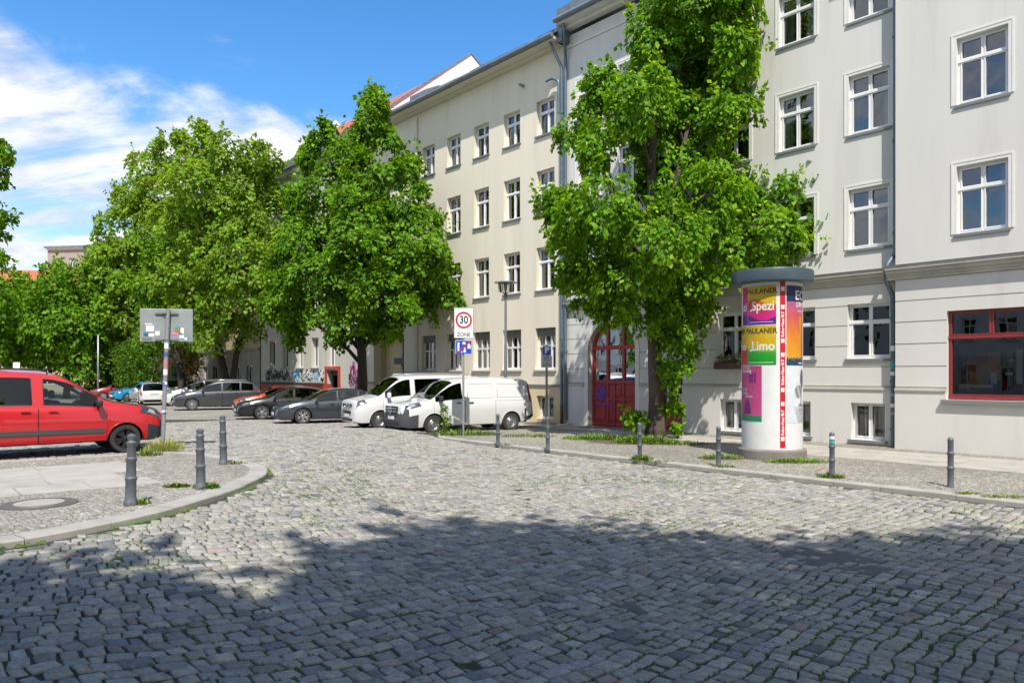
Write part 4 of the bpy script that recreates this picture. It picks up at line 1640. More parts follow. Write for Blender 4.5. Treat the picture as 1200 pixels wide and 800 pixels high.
def tree(name, label, base, tr, lobes, leaf, nleaf, seed, tones, bark='bark', trunk=None, fork=None, cat='tree', group=None, limbs=16, clump=.5,
         inner=.10, droop=.55, crown_axis=None):
    rr = np.random.default_rng(seed)
    rnd = random.Random(seed)
    root = empty(name, base)
    tag(root, label, cat, group)
    b0 = Vector(base)
    C = np.array([[*(Vector(c) - b0)] for c, r in lobes])
    Rr = np.array([r for c, r in lobes])
    # clumps on the lobe skins
    cp, cn, cr = [], [], []
    for i in range(len(C)):
        k = int(5 + 4.6 * (Rr[i] / clump) ** 2 * .55)
        d = rr.normal(size=(k, 3))
        d /= np.linalg.norm(d, axis=1, keepdims=True)
        p = C[i] + d * Rr[i] * rr.uniform(.62, 1.14, (k, 1)) * np.array([1, 1, .86])
        dist = np.linalg.norm(p[:, None] - C[None], axis=2) / Rr[None]
        dist[:, i] = 9
        keep = dist.min(1) > .45
        cp.append(p[keep])
        cn.append(d[keep])
        cr.append(np.minimum(clump * rr.uniform(.55, 1.15, keep.sum()) * min(1, .55 + .45 * Rr[i]), Rr[i] * .62))
    cp, cn, cr = np.concatenate(cp), np.concatenate(cn), np.concatenate(cr)
    w = cr ** 2
    k = rr.choice(len(cp), nleaf, p=w / w.sum())
    n0 = cn[k] * np.array([1, 1, .55]) + np.array([0, 0, .5])
    n0 /= np.linalg.norm(n0, axis=1, keepdims=True)
    t1 = np.cross(n0, rr.normal(size=(nleaf, 3)))
    t1 /= np.linalg.norm(t1, axis=1, keepdims=True)
    q = np.sqrt(rr.random(nleaf))
    rad = cr[k] * q
    p = cp[k] + t1 * rad[:, None] + n0 * (rr.normal(0, .10, nleaf) * cr[k] + .16 * cr[k] * (1 - q * q))[:, None]
    p[:, 2] -= droop * cr[k] * q ** 2 * .8
    t = t1 * (.35 + .5 * q)[:, None] + cn[k] * .45 + np.array([0, 0, -droop]) + rr.normal(0, .33, (nleaf, 3))
    nr = n0 * .9 + t1 * .45 * q[:, None] + rr.normal(0, .38, (nleaf, 3))
    ni = int(nleaf * inner)
    j = rr.integers(0, len(C), ni)
    dd_ = rr.normal(size=(ni, 3))
    dd_ /= np.linalg.norm(dd_, axis=1, keepdims=True)
    p[:ni] = C[j] + dd_ * (Rr[j] * rr.random(ni) ** .5 * .9)[:, None]
    nr[:ni] = rr.normal(size=(ni, 3)) + np.array([0, 0, .8])
    # loose sprigs standing out of the outline
    ns = int(nleaf * .09)
    per = 13
    sn = ns // per
    js = rr.integers(0, len(cp), sn)
    sd = cn[js] * .7 + np.array([0, 0, .45]) + rr.normal(0, .35, (sn, 3))
    sd /= np.linalg.norm(sd, axis=1, keepdims=True)
    sl_ = cr[js] * rr.uniform(.8, 2.1, sn)
    f = np.tile(np.linspace(.25, 1, per), sn)
    ks = np.repeat(np.arange(sn), per)
    q0 = nleaf - len(ks)
    p[q0:] = cp[js][ks] + sd[ks] * (sl_[ks] * f)[:, None] + rr.normal(0, .05, (len(ks), 3))
    t[q0:] = sd[ks] * .5 + rr.normal(0, .6, (len(ks), 3)) + np.array([0, 0, -.25])
    nr[q0:] = np.array([0, 0, .7]) + cn[js][ks] * .4 + rr.normal(0, .4, (len(ks), 3))
    t /= np.linalg.norm(t, axis=1, keepdims=True)
    s = np.cross(t, nr)
    s /= np.linalg.norm(s, axis=1, keepdims=True) + 1e-9
    m = np.cross(s, t)
    l = leaf * rr.uniform(.55, 1.3, (nleaf, 1))
    fold = rr.uniform(.02, .16, (nleaf, 1))
    V = np.stack([p, p + t * l * .48 + s * l * .36 + m * l * fold, p + t * l - m * l * .1, p + t * l * .48 - s * l * .36 + m * l * fold], 1)
    o = mesh_np('crown', V.reshape(-1, 3), np.arange(nleaf * 4).reshape(-1, 4), M['leaf'], root)
    tn = np.asarray(tones)[rr.integers(0, len(tones), nleaf)]
    ct = rr.uniform(.78, 1.28, len(cp))[k][:, None]
    face_colors(o.data, 'tint', tn * ct * rr.uniform(.75, 1.3, (nleaf, 1)))
    # trunk and limbs
    mb = MB()
    top = max(c[2] for c in C)
    trunks = trunk or [[(0, 0, -.1), (.03, 0, 1.2), (-.05, .04, 3), (.06, 0, top * .45), (0, 0, top * .72), (.05, .02, top * .93)]]
    lines = []
    for ti, tk in enumerate(trunks):
        P = [Vector(q_) for q_ in tk]
        hh = P[-1].z - P[0].z
        rads = [max(.03, tr * (1.25 if i == 0 and ti == 0 else 1.0) * (1 - .85 * ((q_.z - P[0].z) / hh)) * (1 if ti == 0 else .8)) for i, q_ in enumerate(P)]
        # refine for roughness
        Q, Rd = [], []
        for a, bb, ra, rb in zip(P[:-1], P[1:], rads[:-1], rads[1:]):
            for f in (0, .33, .66):
                qq = a.lerp(bb, f)
                Q.append(qq + Vector((rnd.uniform(-.03, .03), rnd.uniform(-.03, .03), 0)))
                Rd.append((ra * (1 - f) + rb * f) * rnd.uniform(.93, 1.08))
        Q.append(P[-1])
        Rd.append(rads[-1])
        mb.tube(Q, Rd, 11)
        lines.append((Q, Rd))
    tk_ob = mb.build('trunk', M[bark], root, smooth=True)
    mb = MB()
    order = sorted(range(len(C)), key=lambda i: -Rr[i])[:limbs]
    for i in order:
        c = Vector(C[i])
        Q, Rd = min(lines, key=lambda l_: min((c - q_).length for q_ in l_[0]))
        zt = max(1.6, c.z - .45 * math.hypot(c.x, c.y) - .8)
        kk = min(range(len(Q)), key=lambda a: abs(Q[a].z - zt))
        s0 = Q[kk]
        r0_ = Rd[kk] * .5
        mid = s0.lerp(c, .5) + Vector((rnd.uniform(-.2, .2), rnd.uniform(-.2, .2), rnd.uniform(.1, .4)))
        mb.tube([s0, s0.lerp(mid, .5) + Vector((0, 0, .1)), mid, mid.lerp(c, .6), c], [r0_, r0_ * .8, r0_ * .6, r0_ * .4, .012], 7)
        for _ in range(3):
            d = Vector((rnd.gauss(0, 1), rnd.gauss(0, 1), rnd.gauss(.2, .7))).normalized()
            e = c + d * Rr[i] * .85
            mb.tube([mid.lerp(c, .5), mid.lerp(c, .5).lerp(e, .5) + Vector((0, 0, .08)), e], [r0_ * .35, r0_ * .22, .008], 5)
    mb.build('limb', M[bark], root, smooth=True)
    return root


def lobe_list(L, Y, seed, jit=.35, flat=1.0):
    rnd = random.Random(seed)
    out = []
    for e in L:
        px, py, r = e[:3]
        d = e[3] if len(e) > 3 else rnd.uniform(-1.3, 1.3)
        y = Y + d
        out.append((at(px, py, y), r / F * y))
    return out


GREEN1 = [(.135, .30, .012), (.11, .26, .012), (.18, .37, .016), (.08, .21, .012), (.26, .42, .03)]
GREEN2 = [(.12, .265, .012), (.10, .23, .012), (.155, .32, .016), (.075, .19, .012), (.21, .37, .028)]
GREEN3 = [(.165, .31, .02), (.135, .27, .018), (.21, .37, .03), (.27, .37, .07)]

# the big tree in front of the grey house
Y1 = 22.7
T1 = [(815, 8, 55, 0), (772, 42, 36, .5), (855, 48, 28, -.5), (712, 96, 22, 0), (695, 118, 24, .3), (745, 110, 44, -1.2), (835, 95, 40, .8), (672, 150, 24, .5), (855, 140, 32, -.8), (860, 75, 30, .4),
      (795, 150, 30, 1.7), (668, 243, 32, 0), (648, 235, 17, .2), (705, 240, 42, -1.6), (690, 300, 40, .5), (770, 262, 50, -2.1), (828, 225, 44, -1.5), (862, 210, 32, .5), (925, 232, 34, 0),
      (955, 250, 24, -.5), (967, 245, 17, -.2), (955, 235, 24, .4), (945, 266, 24, -.3), (900, 255, 34, .2), (970, 232, 14, .3), (790, 130, 34, .6), (820, 150, 26, .5), (760, 140, 28, .8), (938, 252, 32, .3), (962, 262, 20, .2), (905, 240, 30, .5), (905, 272, 36, -1), (850, 292, 40, -1), (735, 325, 40, -1.2), (685, 335, 28, .3), (798, 325, 40, .0), (760, 300, 50, 1.8), (840, 250, 50, 2.0),
      (700, 160, 28, -1.0), (790, 60, 45, 1.5), (870, 18, 22, .3), (800, -30, 55, .3), (850, -20, 40, -.6), (770, 210, 28, .9), (770, 172, 32, .9), (805, 178, 28, .7), (735, 150, 24, .4),
      (660, 275, 22, -.4), (665, 315, 18, .2), (880, 305, 20, -.4), (930, 290, 18, .2), (945, 275, 18, .4), (725, 355, 24, -.5), (815, 350, 24, .4), (700, 362, 16, .1), (780, 365, 20, -.8),
      (788, 388, 17, -.2), (805, 408, 15, 0), (790, 432, 16, -.3), (744, 488, 11, -.2),
      (788, 475, 11, -.2), (793, 500, 6, -.2)]
c = ground(768, 513, .12)
tree('street_tree', 'tall bright green tree with leafy sprouts down its trunk before the red gate', (c.x, c.y, .12), .27, lobe_list(T1, Y1, 3), .165, 92000, 21, GREEN1,
     trunk=[[(0, 0, -.1), (.05, 0, 1.2), (-.03, .04, 3), (.0, 0, 5.2), (-.12, 0, 8), (.2, .02, 12.5)], [(.0, 0, 5.2), (.5, .1, 7), (1.1, 0, 10)], [(-.02, 0, 4.6), (-.8, .2, 6.5), (-1.9, .3, 9)]], limbs=34, clump=.46, droop=.75)

# lime tree behind the parked cars
Y2 = 33.4
T2 = [(437, 108, 11, 0), (434, 128, 17, 0), (430, 150, 22, 0), (452, 165, 20, .5), (372, 165, 13, .2), (366, 185, 16, .4), (400, 185, 26, 0), (440, 200, 32, -1), (472, 195, 20, .4), (385, 220, 28, -.6),
      (352, 232, 15, .2), (420, 250, 38, -1.4), (470, 245, 32, -.4), (498, 250, 17, .3), (360, 275, 32, 0), (428, 300, 42, -1.8), (486, 292, 32, -.6), (332, 305, 20, .2), (380, 328, 40, -1.2), (450, 342, 40, -1.5),
      (508, 322, 25, .2), (525, 345, 14, .2), (338, 345, 25, .3), (410, 372, 26, -.8), (482, 360, 24, .3), (355, 372, 22, .4), (430, 260, 45, 1.6), (400, 330, 45, 1.8), (470, 320, 40, 1.6), (326, 325, 14, 0),
      (515, 300, 14, .5), (495, 225, 12, .2), (440, 385, 14, .2), (395, 395, 12, 0), (345, 395, 11, .2), (458, 385, 14, -.3), (385, 150, 9, 0), (345, 255, 13, .1), (540, 355, 7, .1)]
c = fpt(fac(424, 17), 17, 0)
tree('lime_tree', 'full rounded street tree with pointed top behind the white vans', (c.x, c.y, .1), .26, lobe_list(T2, Y2, 4), .20, 66000, 22, GREEN2,
     bark='barkdark', limbs=26, clump=.62)

# twin trunked tree and its neighbours along the parking row
Y3 = 45.5
T3 = [(268, 175, 22), (240, 165, 18), (300, 188, 20), (322, 195, 10), (255, 205, 34), (295, 220, 34), (225, 215, 30), (270, 255, 42), (310, 262, 30), (230, 265, 38), (322, 235, 14), (280, 305, 42), (235, 315, 40), (312, 310, 28),
      (255, 350, 38), (298, 350, 34), (225, 362, 26), (318, 345, 16), (245, 385, 20), (285, 385, 18), (236, 152, 9), (305, 170, 8), (262, 300, 50, 2.5), (270, 230, 44, 2.2), (200, 250, 20), (205, 330, 20)]
c = fpt(fac(268, 17.5), 17.5, 0)
tree('street_tree', 'broad street tree with forked double trunk behind the dark grey people carrier', (c.x, c.y, .1), .3, lobe_list(T3, Y3, 5), .26, 38000, 23, GREEN3, bark='barkdark',
     trunk=[[(0, 0, -.1), (-.1, 0, 1.2), (-.7, 0, 4), (-1.4, 0, 7), (-1.6, 0, 12)], [(.1, 0, -.1), (.2, 0, 1.2), (.5, 0, 3.2), (1.7, 0, 7), (2.0, 0, 12)]], group='trees along the parking row', limbs=20, clump=.75)
T3b = [(175, 195, 22), (205, 190, 20), (158, 225, 26), (195, 235, 34), (140, 262, 26), (175, 285, 40), (125, 285, 16), (215, 290, 30), (140, 315, 34), (190, 335, 38), (150, 360, 32), (205, 375, 24), (120, 340, 18), (170, 392, 20),
       (120, 372, 18), (190, 260, 44, 2.2), (160, 330, 44, 2.2), (212, 160, 12), (185, 172, 10), (112, 310, 12), (130, 395, 12)]
c = ground(170, 473, 0)
tree('street_tree', 'street tree with dark forked trunk seen behind the back of the sign board', (at(170, 440, 61).x, 61, 0), .3, lobe_list(T3b, 61, 6), .30, 36000, 24, GREEN3, bark='barkdark',
     trunk=[[(0, 0, -.1), (0, 0, 1.5), (-.05, 0, 3.4), (-.9, 0, 5), (-1.3, 0, 9)], [(0, 0, 3.2), (1.1, 0, 4.3), (1.9, 0, 7), (2.2, 0, 11)]], group='trees along the parking row', limbs=16, clump=.75)
T3c = [(205, 300, 26), (225, 330, 24), (195, 350, 24), (215, 380, 18), (190, 390, 14), (180, 330, 20), (210, 270, 22), (230, 290, 18)]
tree('street_tree', 'slim leaning street tree between the sign board and the twin trunked tree', (at(216, 440, 53).x, 53, 0), .3, lobe_list(T3c, 53, 7), .32, 9000, 25, GREEN2, bark='barkdark',
     trunk=[[(0, 0, -.1), (-.2, 0, 2), (-1.0, 0, 5), (-1.4, 0, 9), (-1.2, 0, 12)]], group='trees along the parking row', limbs=8, clump=.8)


def auto_tree(px, Y, top, bot, wpx, label, seed, tones, nleaf=9000, leaf=.38, trunkpx=.26, name='street_tree', group='trees round the square', nl=16):
    rnd = random.Random(seed)
    L = []
    hh = bot - top
    for i in range(nl):
        t = (i + .5) / nl
        py = top + hh * t
        env = math.sin(min(1, t * 1.25 + .12) * math.pi * .62) * wpx / 2
        for s in range(1 if t < .2 else 2):
            r = max(6, env * rnd.uniform(.38, .6))
            L.append((px + rnd.uniform(-1, 1) * max(env - r * .8, 0), py, r, rnd.uniform(-1, 1) * env / F * Y * .7))
    b_ = at(px, 400, Y)
    return tree(name, label, (b_.x, Y, float(gh(b_.x, Y))), trunkpx, lobe_list(L, Y, seed), leaf, nleaf, seed, tones, bark='barkdark', group=group, limbs=10, clump=.85)


auto_tree(78, 62, 308, 420, 120, 'round street tree over the roof of the red van', 31, GREEN2, 14000)
auto_tree(22, 66, 318, 418, 90, 'small street tree with red leaning trunk at the far left', 32, GREEN2, 9000)
auto_tree(128, 72, 285, 435, 90, 'dark bushy tree behind the blue car', 33, [(.03, .07, .012), (.04, .09, .014), (.05, .11, .02)], 12000)
auto_tree(-28, 58, 270, 420, 80, 'street tree cut by the left edge of the square', 34, GREEN2, 8000)
# overhanging twigs of a tree outside the left edge
TL = [(-70, 180, 50, 0), (-55, 260, 45, .4), (-80, 320, 50, 0), (-22, 172, 18, -.3), (2, 178, 11, -.4), (12, 186, 6, -.3), (-8, 200, 12, .2), (3, 214, 9, .1), (-10, 245, 14, .2), (4, 256, 9, 0), (-4, 272, 10, .2), (2, 300, 7, 0), (-18, 330, 18, 0), (-8, 300, 9, 0), (-40, 380, 26, .2),
      (-95, 230, 55, 0), (-60, 130, 22, 0), (-110, 180, 60, 1), (-120, 280, 60, 1), (0, 166, 6, 0)]
tree('street_tree', 'near tree at the left edge reaching in with loose twigs', (at(-90, 440, 26).x, 26, float(gh(-20, 26))), .25, lobe_list(TL, 26, 8), .17, 15000, 35, GREEN2, bark='barkdark', group='trees round the square', limbs=16, clump=.42)

# shrubs
M['leafplain'] = M['leaf']
for i, (px, py, Y, rpx, lab, tones) in enumerate([
    (208, 416, 56, 25, 'pink flowering shrub behind the silver car', [(.09, .18, .03), (.12, .22, .03), (.6, .25, .22), (.65, .55, .45), (.13, .24, .03)]),
    (163, 424, 59, 27, 'bright green shrub behind the silver car', [(.10, .22, .02), (.08, .18, .02), (.12, .25, .03)]),
    (140, 430, 64, 16, 'dark green shrub behind the blue car', [(.04, .1, .015), (.05, .12, .02)])]):
    c0 = at(px, py, Y)
    r = rpx / F * Y
    sh = empty('shrub', (c0.x, Y, 0))
    tag(sh, lab, 'shrub', 'shrubs beside the parking row')
    rnd = random.Random(i)
    cs = [(rnd.uniform(-.8, .8) * r, rnd.uniform(-.6, .6) * r, max(.5, c0.z + rnd.uniform(-1, .8) * r)) for _ in range(16)]
    leaf_cloud('foliage', sh, cs, [r * .55] * 16, 5200, .22, tones, 50 + i)
    mb = MB()
    for q_ in cs[:7]:
        mb.tube([(0, 0, 0), (q_[0] * .4, q_[1] * .4, q_[2] * .5), q_], [.05, .03, .01], 6)
    mb.build('stem', M['barkdark'], sh)

wd = ground(522, 508, .12)
ro = empty('weed', (wd.x, wd.y, .06))
tag(ro, 'tall leafy weed growing before the front wheel of the nearest white van', 'weeds', 'weed tufts on the pavements')
leaf_cloud('leaves', ro, [(.05 * math.sin(k * 2), .05 * math.cos(k), .15 + .13 * k) for k in range(7)], [.17, .19, .17, .16, .13, .11, .08], 130, .14, [(.16, .28, .05), (.13, .23, .04)], 77)
mb = MB()
for k in range(3):
    mb.tube([(0, 0, 0), (.04 * k - .04, .02, .5), (.07 * k - .07, .03 * k, 1.0 - .1 * k)], [.012, .009, .004], 5)
mb.build('stem', mat('green_stem', (.10, .17, .04), .8), ro)

# trees behind the photographer that throw the big shade over the crossing
def shade_tree(x, y, h, r, label, seed):
    rnd = random.Random(seed)
    L = []
    for i in range(30):
        t = rnd.random()
        z = h * (.38 + .58 * t)
        env = r * math.sin(min(1, .2 + t * .95) * math.pi) ** .6
        a = rnd.uniform(0, 6.28)
        q_ = env * math.sqrt(rnd.random()) * .8
        L.append((Vector((x + q_ * math.cos(a), y + q_ * math.sin(a), z)), rnd.uniform(1.1, 1.9)))
    return tree('plane_tree', label, (x, y, float(gh(x, y))), .38, L, .40, 14500, seed, GREEN2, group='trees shading the crossing', limbs=18, clump=.85, inner=.3)


shade_tree(-7.0, -6.9, 12.6, 4.3, 'plane tree behind the viewpoint, leftmost of the row shading the crossing', 44)
shade_tree(-2.9, -4.8, 16.4, 4.8, 'tall plane tree behind the viewpoint shading the middle left of the crossing', 41)
shade_tree(1.4, -4.2, 19.5, 5.2, 'tall plane tree behind the viewpoint shading the middle of the crossing', 42)
shade_tree(6.8, -4.6, 20.0, 5.0, 'tall plane tree behind the viewpoint shading the crossing before the column', 45)
shade_tree(11.5, -5.0, 18.5, 5.0, 'tall plane tree behind the viewpoint shading the right edge of the crossing', 43)

# ------------------------------------------------------------------ vehicles
def paint(name, col, metal=0.0, rough=.32):
    return mat('paint_' + name, col, rough, metal, coat=.9, spec=.5, dirt=tuple(c * .8 + .015 for c in col), dscale=2.0, damt=.12)


def pchip(pts):
    X = np.array([p[0] for p in pts], float)
    Y = np.array([p[1] for p in pts], float)
    h = np.diff(X)
    d = np.diff(Y) / h
    m = np.zeros(len(X))
    m[1:-1] = np.where(d[:-1] * d[1:] > 0, 2 * d[:-1] * d[1:] / (d[:-1] + d[1:] + 1e-12), 0)
    m[0], m[-1] = d[0], d[-1]

    def f(x):
        x = min(max(x, X[0]), X[-1])
        i = min(max(np.searchsorted(X, x) - 1, 0), len(h) - 1)
        t = (x - X[i]) / h[i]
        return float((2 * t ** 3 - 3 * t ** 2 + 1) * Y[i] + (t ** 3 - 2 * t ** 2 + t) * h[i] * m[i] + (-2 * t ** 3 + 3 * t ** 2) * Y[i + 1] + (t ** 3 - t ** 2) * h[i] * m[i + 1])
    return f


WHEELS = {}


def wheel_meshes(r, style):
    k = (round(r, 3), style)
    if k in WHEELS:
        return WHEELS[k]
    ri = r * (.68 if style != 'steel' else .62)
    t = MB()
    prof = [(ri, -.09), (r * .93, -.098), (r * .985, -.08), (r, -.045), (r, .045), (r * .985, .08), (r * .93, .098), (ri + .01, .09), (ri, .06)]
    t.lathe(prof, 36, 0, closed=False)
    o = t.build('tyre', M['tyre'], smooth=40)
    tm = o.data
    bpy.data.objects.remove(o)
    w = MB()
    w.lathe([(ri + .005, .085), (ri, .092), (ri - .018, .088), (ri - .03, .04), (ri - .04, -.06)], 36, 0, closed=False)
    w.lathe([(ri - .03, -.03), (.001, -.03)], 36, 1, closed=False)
    if style == 'steel':
        w.lathe([(ri - .02, .05), (ri * .75, .075), (ri * .55, .05), (ri * .4, .085), (.001, .09)], 28, 0, closed=False)
        for i in range(10):
            a = i * math.pi / 5
            w.tube([(ri * .66 * math.cos(a), ri * .66 * math.sin(a), .05), (ri * .66 * math.cos(a), ri * .66 * math.sin(a), .076)], .02, 8, 1)
    else:
        n = {'five': 5, 'ten': 10, 'seven': 7}[style]
        for i in range(n):
            a = 2 * math.pi * i / n
            da = .20 if n < 8 else 0.0
            for sgn in ((-1, 1) if da else (0,)):
                b_ = a + sgn * da * .5
                c_ = a + sgn * da * 1.15
                wd = .026 if n < 8 else .022
                p0 = Vector((ri * .16 * math.cos(b_), ri * .16 * math.sin(b_), .068))
                p1 = Vector((ri * .96 * math.cos(c_), ri * .96 * math.sin(c_), .078))
                d = (p1 - p0)
                s = Vector((-d.y, d.x, 0)).normalized() * wd
                vs = [p0 - s * .9, p0 + s * .9, p1 + s * 1.25, p1 - s * 1.25]
                lo = [v - Vector((0, 0, .035)) for v in vs]
                w.add(vs + lo, [(0, 1, 2, 3), (0, 4, 5, 1), (1, 5, 6, 2), (2, 6, 7, 3), (3, 7, 4, 0)])
        w.lathe([(ri * .24, .03), (ri * .24, .075), (ri * .15, .085), (.001, .085)], 20, 0, closed=False)
    rim = {'steel': 'darkrim', 'five': 'alloy', 'ten': 'alloy', 'seven': 'alloy'}[style]
    o = w.build('rim', [M['alloy'], M['well']], smooth=30)
    rm = o.data
    bpy.data.objects.remove(o)
    WHEELS[k] = (tm, rm)
    return WHEELS[k]


def make_car(sp, label, cat, pm, group, name='parked_car', rimmat=None):
    L, W = sp['L'], sp['W']
    top, belt, low, plan = pchip(sp['top']), pchip(sp['belt']), pchip(sp['low']), pchip(sp['plan'])
    tum = sp.get('tum', .34)
    xf, xr, r = sp['wheels']
    cowl, rf0, rf1, rb = sp['cowl'], sp['roof'][0], sp['roof'][1], sp['rearbase']

    def sec(x):
        hw = W / 2 * plan(x)
        zl, zt = low(x), top(x)
        zb = min(belt(x), zt - .03)
        g_ = zt - zb
        k = min(1, max(0, (g_ - .05) / .35))
        hb = .955 * hw
        ht = hb - tum * max(0, g_ - .06) - .03
        e = .035 * k + .012
        return [(0, zl), (.75 * hw, zl), (.955 * hw, zl + .04), (.985 * hw, zl + .25 * (zb - zl)), (1.0 * hw, zl + .6 * (zb - zl)), (.988 * hw, zb - .05 * min(1, (zb - zl) / .4)), (hb, zb),
                (hb + (ht - hb) * .10 - .004, zb + .10 * g_), (hb + (ht - hb) * .84, zb + .80 * g_), (ht * .975, zt - e), (ht * .62, zt + .004), (0, zt + .02)]

    def S(x, j, side=1):
        s = sec(x)
        i = min(int(j), 10)
        t = j - i
        a, b_ = s[i], s[i + 1]
        return Vector((x, side * (a[0] * (1 - t) + b_[0] * t), a[1] * (1 - t) + b_[1] * t))
    sts = set(np.round(np.linspace(0, L, 64), 4)) | {.02, .045, .08, L - .02, L - .045, L - .08, cowl, rf0, rf1, rb}
    for a, b_, *_ in sp['win']:
        sts |= {a, b_}
    for a, b_ in sp['doors']:
        sts |= {a, b_}
    sts = sorted(x for x in sts if 0 <= x <= L)
    sts = [x for i, x in enumerate(sts) if i == 0 or x - sts[i - 1] > .004]
    vs, fs, mi = [], [], []
    for x in sts:
        s = sec(x)
        for y, z in s:
            vs.append((x, y, z))
        for y, z in s[-2:0:-1]:
            vs.append((x, -y, z))
    n = 22
    nd_ = len(sp['doors'])
    for i in range(len(sts) - 1):
        xa, xb = sts[i], sts[i + 1]
        xm = (xa + xb) / 2
        for k in range(n):
            k2 = (k + 1) % n
            j = k if k < 11 else 21 - k
            side = 0 if k < 11 else 1
            zmid = sum(vs[(i + q) * n + kk][2] for q in (0, 1) for kk in (k, k2)) / 4
            m_ = 0
            if j in (9, 10) and cowl < xm < rf0:
                m_ = 1
            elif j in (9, 10) and rf1 < xm < rb:
                m_ = 3
            elif j == 7:
                for a, b_, *mm in sp['win']:
                    if a <= xm <= b_:
                        m_ = 3 if mm else 2
            if m_ == 0 and j in (3, 4, 5) or (j == 2 and m_ == 0):
                for d_, (a, b_) in enumerate(sp['doors']):
                    if a <= xm <= b_:
                        m_ = 6 + d_ * 2 + side
            for (x0, x1, zmax) in sp.get('trim', []):
                if x0 <= xm <= x1 and zmid < zmax and j >= 1:
                    m_ = 4
            if j == 0:
                m_ = 5
            fs.append((i * n + k, (i + 1) * n + k, (i + 1) * n + k2, i * n + k2))
            mi.append(m_)
    fs.append(tuple(range(n)))
    mi.append(4 if sp.get('trim') else 0)
    fs.append(tuple((len(sts) - 1) * n + k for k in range(n - 1, -1, -1)))
    mi.append(0)
    # shell with wheel wells cut out
    me = bpy.data.meshes.new('shell')
    me.from_pydata(vs, [], fs)
    nslot = 6 + 2 * nd_
    for _ in range(nslot):
        me.materials.append(pm)
    me.polygons.foreach_set('material_index', mi)
    bm = bmesh.new()
    bm.from_mesh(me)
    bmesh.ops.recalc_face_normals(bm, faces=bm.faces[:])
    bm.to_mesh(me)
    bm.free()
    so = link('shell', me)
    cb = MB()
    for xw in (xf, xr):
        for sg in (-1, 1):
            T = Matrix.Translation((xw, sg * (W / 2 - .14), r)) @ Matrix.Rotation(R(90), 4, 'X')
            cb.lathe([(r + .055, -.26), (r + .055, .26)], 28, 5, T)
    co = cb.build('cutter', [pm] * nslot, normals=True)
    md = so.modifiers.new('b', 'BOOLEAN')
    md.operation = 'DIFFERENCE'
    md.solver = 'EXACT'
    md.object = co
    md.material_mode = 'INDEX'
    dg = bpy.context.evaluated_depsgraph_get()
    res = bpy.data.meshes.new_from_object(so.evaluated_get(dg))
    bpy.data.objects.remove(so)
    bpy.data.objects.remove(co)
    root = empty(name, (0, 0, 0))
    tag(root, label, cat, group)
    T = Matrix.Rotation(math.pi, 4, 'Z') @ Matrix.Translation((-L / 2, 0, 0))   # front to +x
    groups_ = {}
    for p in res.polygons:
        groups_.setdefault(p.material_index, []).append(tuple(p.vertices))
    RV = [v.co.copy() for v in res.vertices]
    bpy.data.meshes.remove(res)

    def piece(idx, nm, mm, parent=root):
        if idx not in groups_:
            return None
        used = {}
        b2 = MB()
        for f in groups_[idx]:
            for q in f:
                if q not in used:
                    used[q] = len(b2.v)
                    b2.v.append(tuple(RV[q]))
        for f in groups_[idx]:
            b2.f.append(tuple(used[q] for q in f))
            b2.m.append(0)
        return b2.build(nm, mm, parent, smooth=38, M=T)

    def split(idx, nm, mm):
        if idx not in groups_:
            return
        par = {}

        def find(a):
            while par.setdefault(a, a) != a:
                par[a] = par[par[a]]
                a = par[a]
            return a
        for f in groups_[idx]:
            for q in f[1:]:
                par[find(q)] = find(f[0])
        isl_ = {}
        for f in groups_[idx]:
            isl_.setdefault(find(f[0]), []).append(f)
        for k, fl in enumerate(isl_.values()):
            groups_[(idx, k)] = fl
            piece((idx, k), nm, mm)
    body = piece(0, 'body', pm)
    split(1, 'windscreen', M['carglass'])
    split(2, 'side_window', sp.get('glass') or M['carglass'])
    split(3, 'rear_window', M['darkglass'])
    split(4, 'bumper', sp.get('trimmat') or M['blacktrim'])
    piece(5, 'underbody', M['well'])
    TR = T.to_3x3()

    def strip(mbx, pts, w, lift=.003):
        mbx.tube([Vector(p) for p in pts], w, 5)
    for d_, (a, b_) in enumerate(sp['doors']):
        for side in (0, 1):
            do = piece(6 + d_ * 2 + side, 'door', pm)
            if not do:
                continue
            sg = 1 if side == 0 else -1
            mbx = MB()
            for xx in (a, b_):
                mbx.tube([S(xx, j, sg) for j in (2.0, 2.5, 3, 3.5, 4, 4.5, 5, 5.5, 6)], .005, 5)
            mbx.tube([S(a + (b_ - a) * t / 8, 2.0, sg) for t in range(9)], .005, 5)
            mbx.build('door_gap', M['seam'], do, M=T)
            mbx = MB()
            hx = b_ - .26 if d_ == 0 or not sp.get('slider') else a + .22
            p = S(hx, 5.05, sg)
            mbx.rbox(p + Vector((0, sg * .022, -.015)), (.17, .03, .032), .012)
            mbx.build('handle', sp.get('handlemat') or pm, do, M=T, smooth=30)
    # window surrounds
    for a, b_, *_ in sp['win']:
        for sg in (-1, 1):
            mbx = MB()
            nn = 10
            lo = [S(a + (b_ - a) * t / nn, 7.0, sg) + Vector((0, sg * .002, 0)) for t in range(nn + 1)]
            hi = [S(a + (b_ - a) * t / nn, 8.0, sg) + Vector((0, sg * .002, 0)) for t in range(nn, -1, -1)]
            lp = lo + hi + lo[:1]
            mbx.tube(lp, .011, 5)
            mbx.build('window_seal', M['blacktrim'], root, M=T, smooth=True)
    for a, b_ in sp.get('blank', []):
        for sg in (-1, 1):
            mbx = MB()
            nn = 10
            for ja, jb in ((7.02, 7.9),):
                lo = [S(a + (b_ - a) * t / nn, ja, sg) for t in range(nn + 1)]
                hi = [S(a + (b_ - a) * t / nn, jb, sg) for t in range(nn, -1, -1)]
                mbx.tube(lo + hi + lo[:1], .012, 6)
            mbx.build('panel_rib', pm, root, M=T, smooth=True)
    mbx = MB()
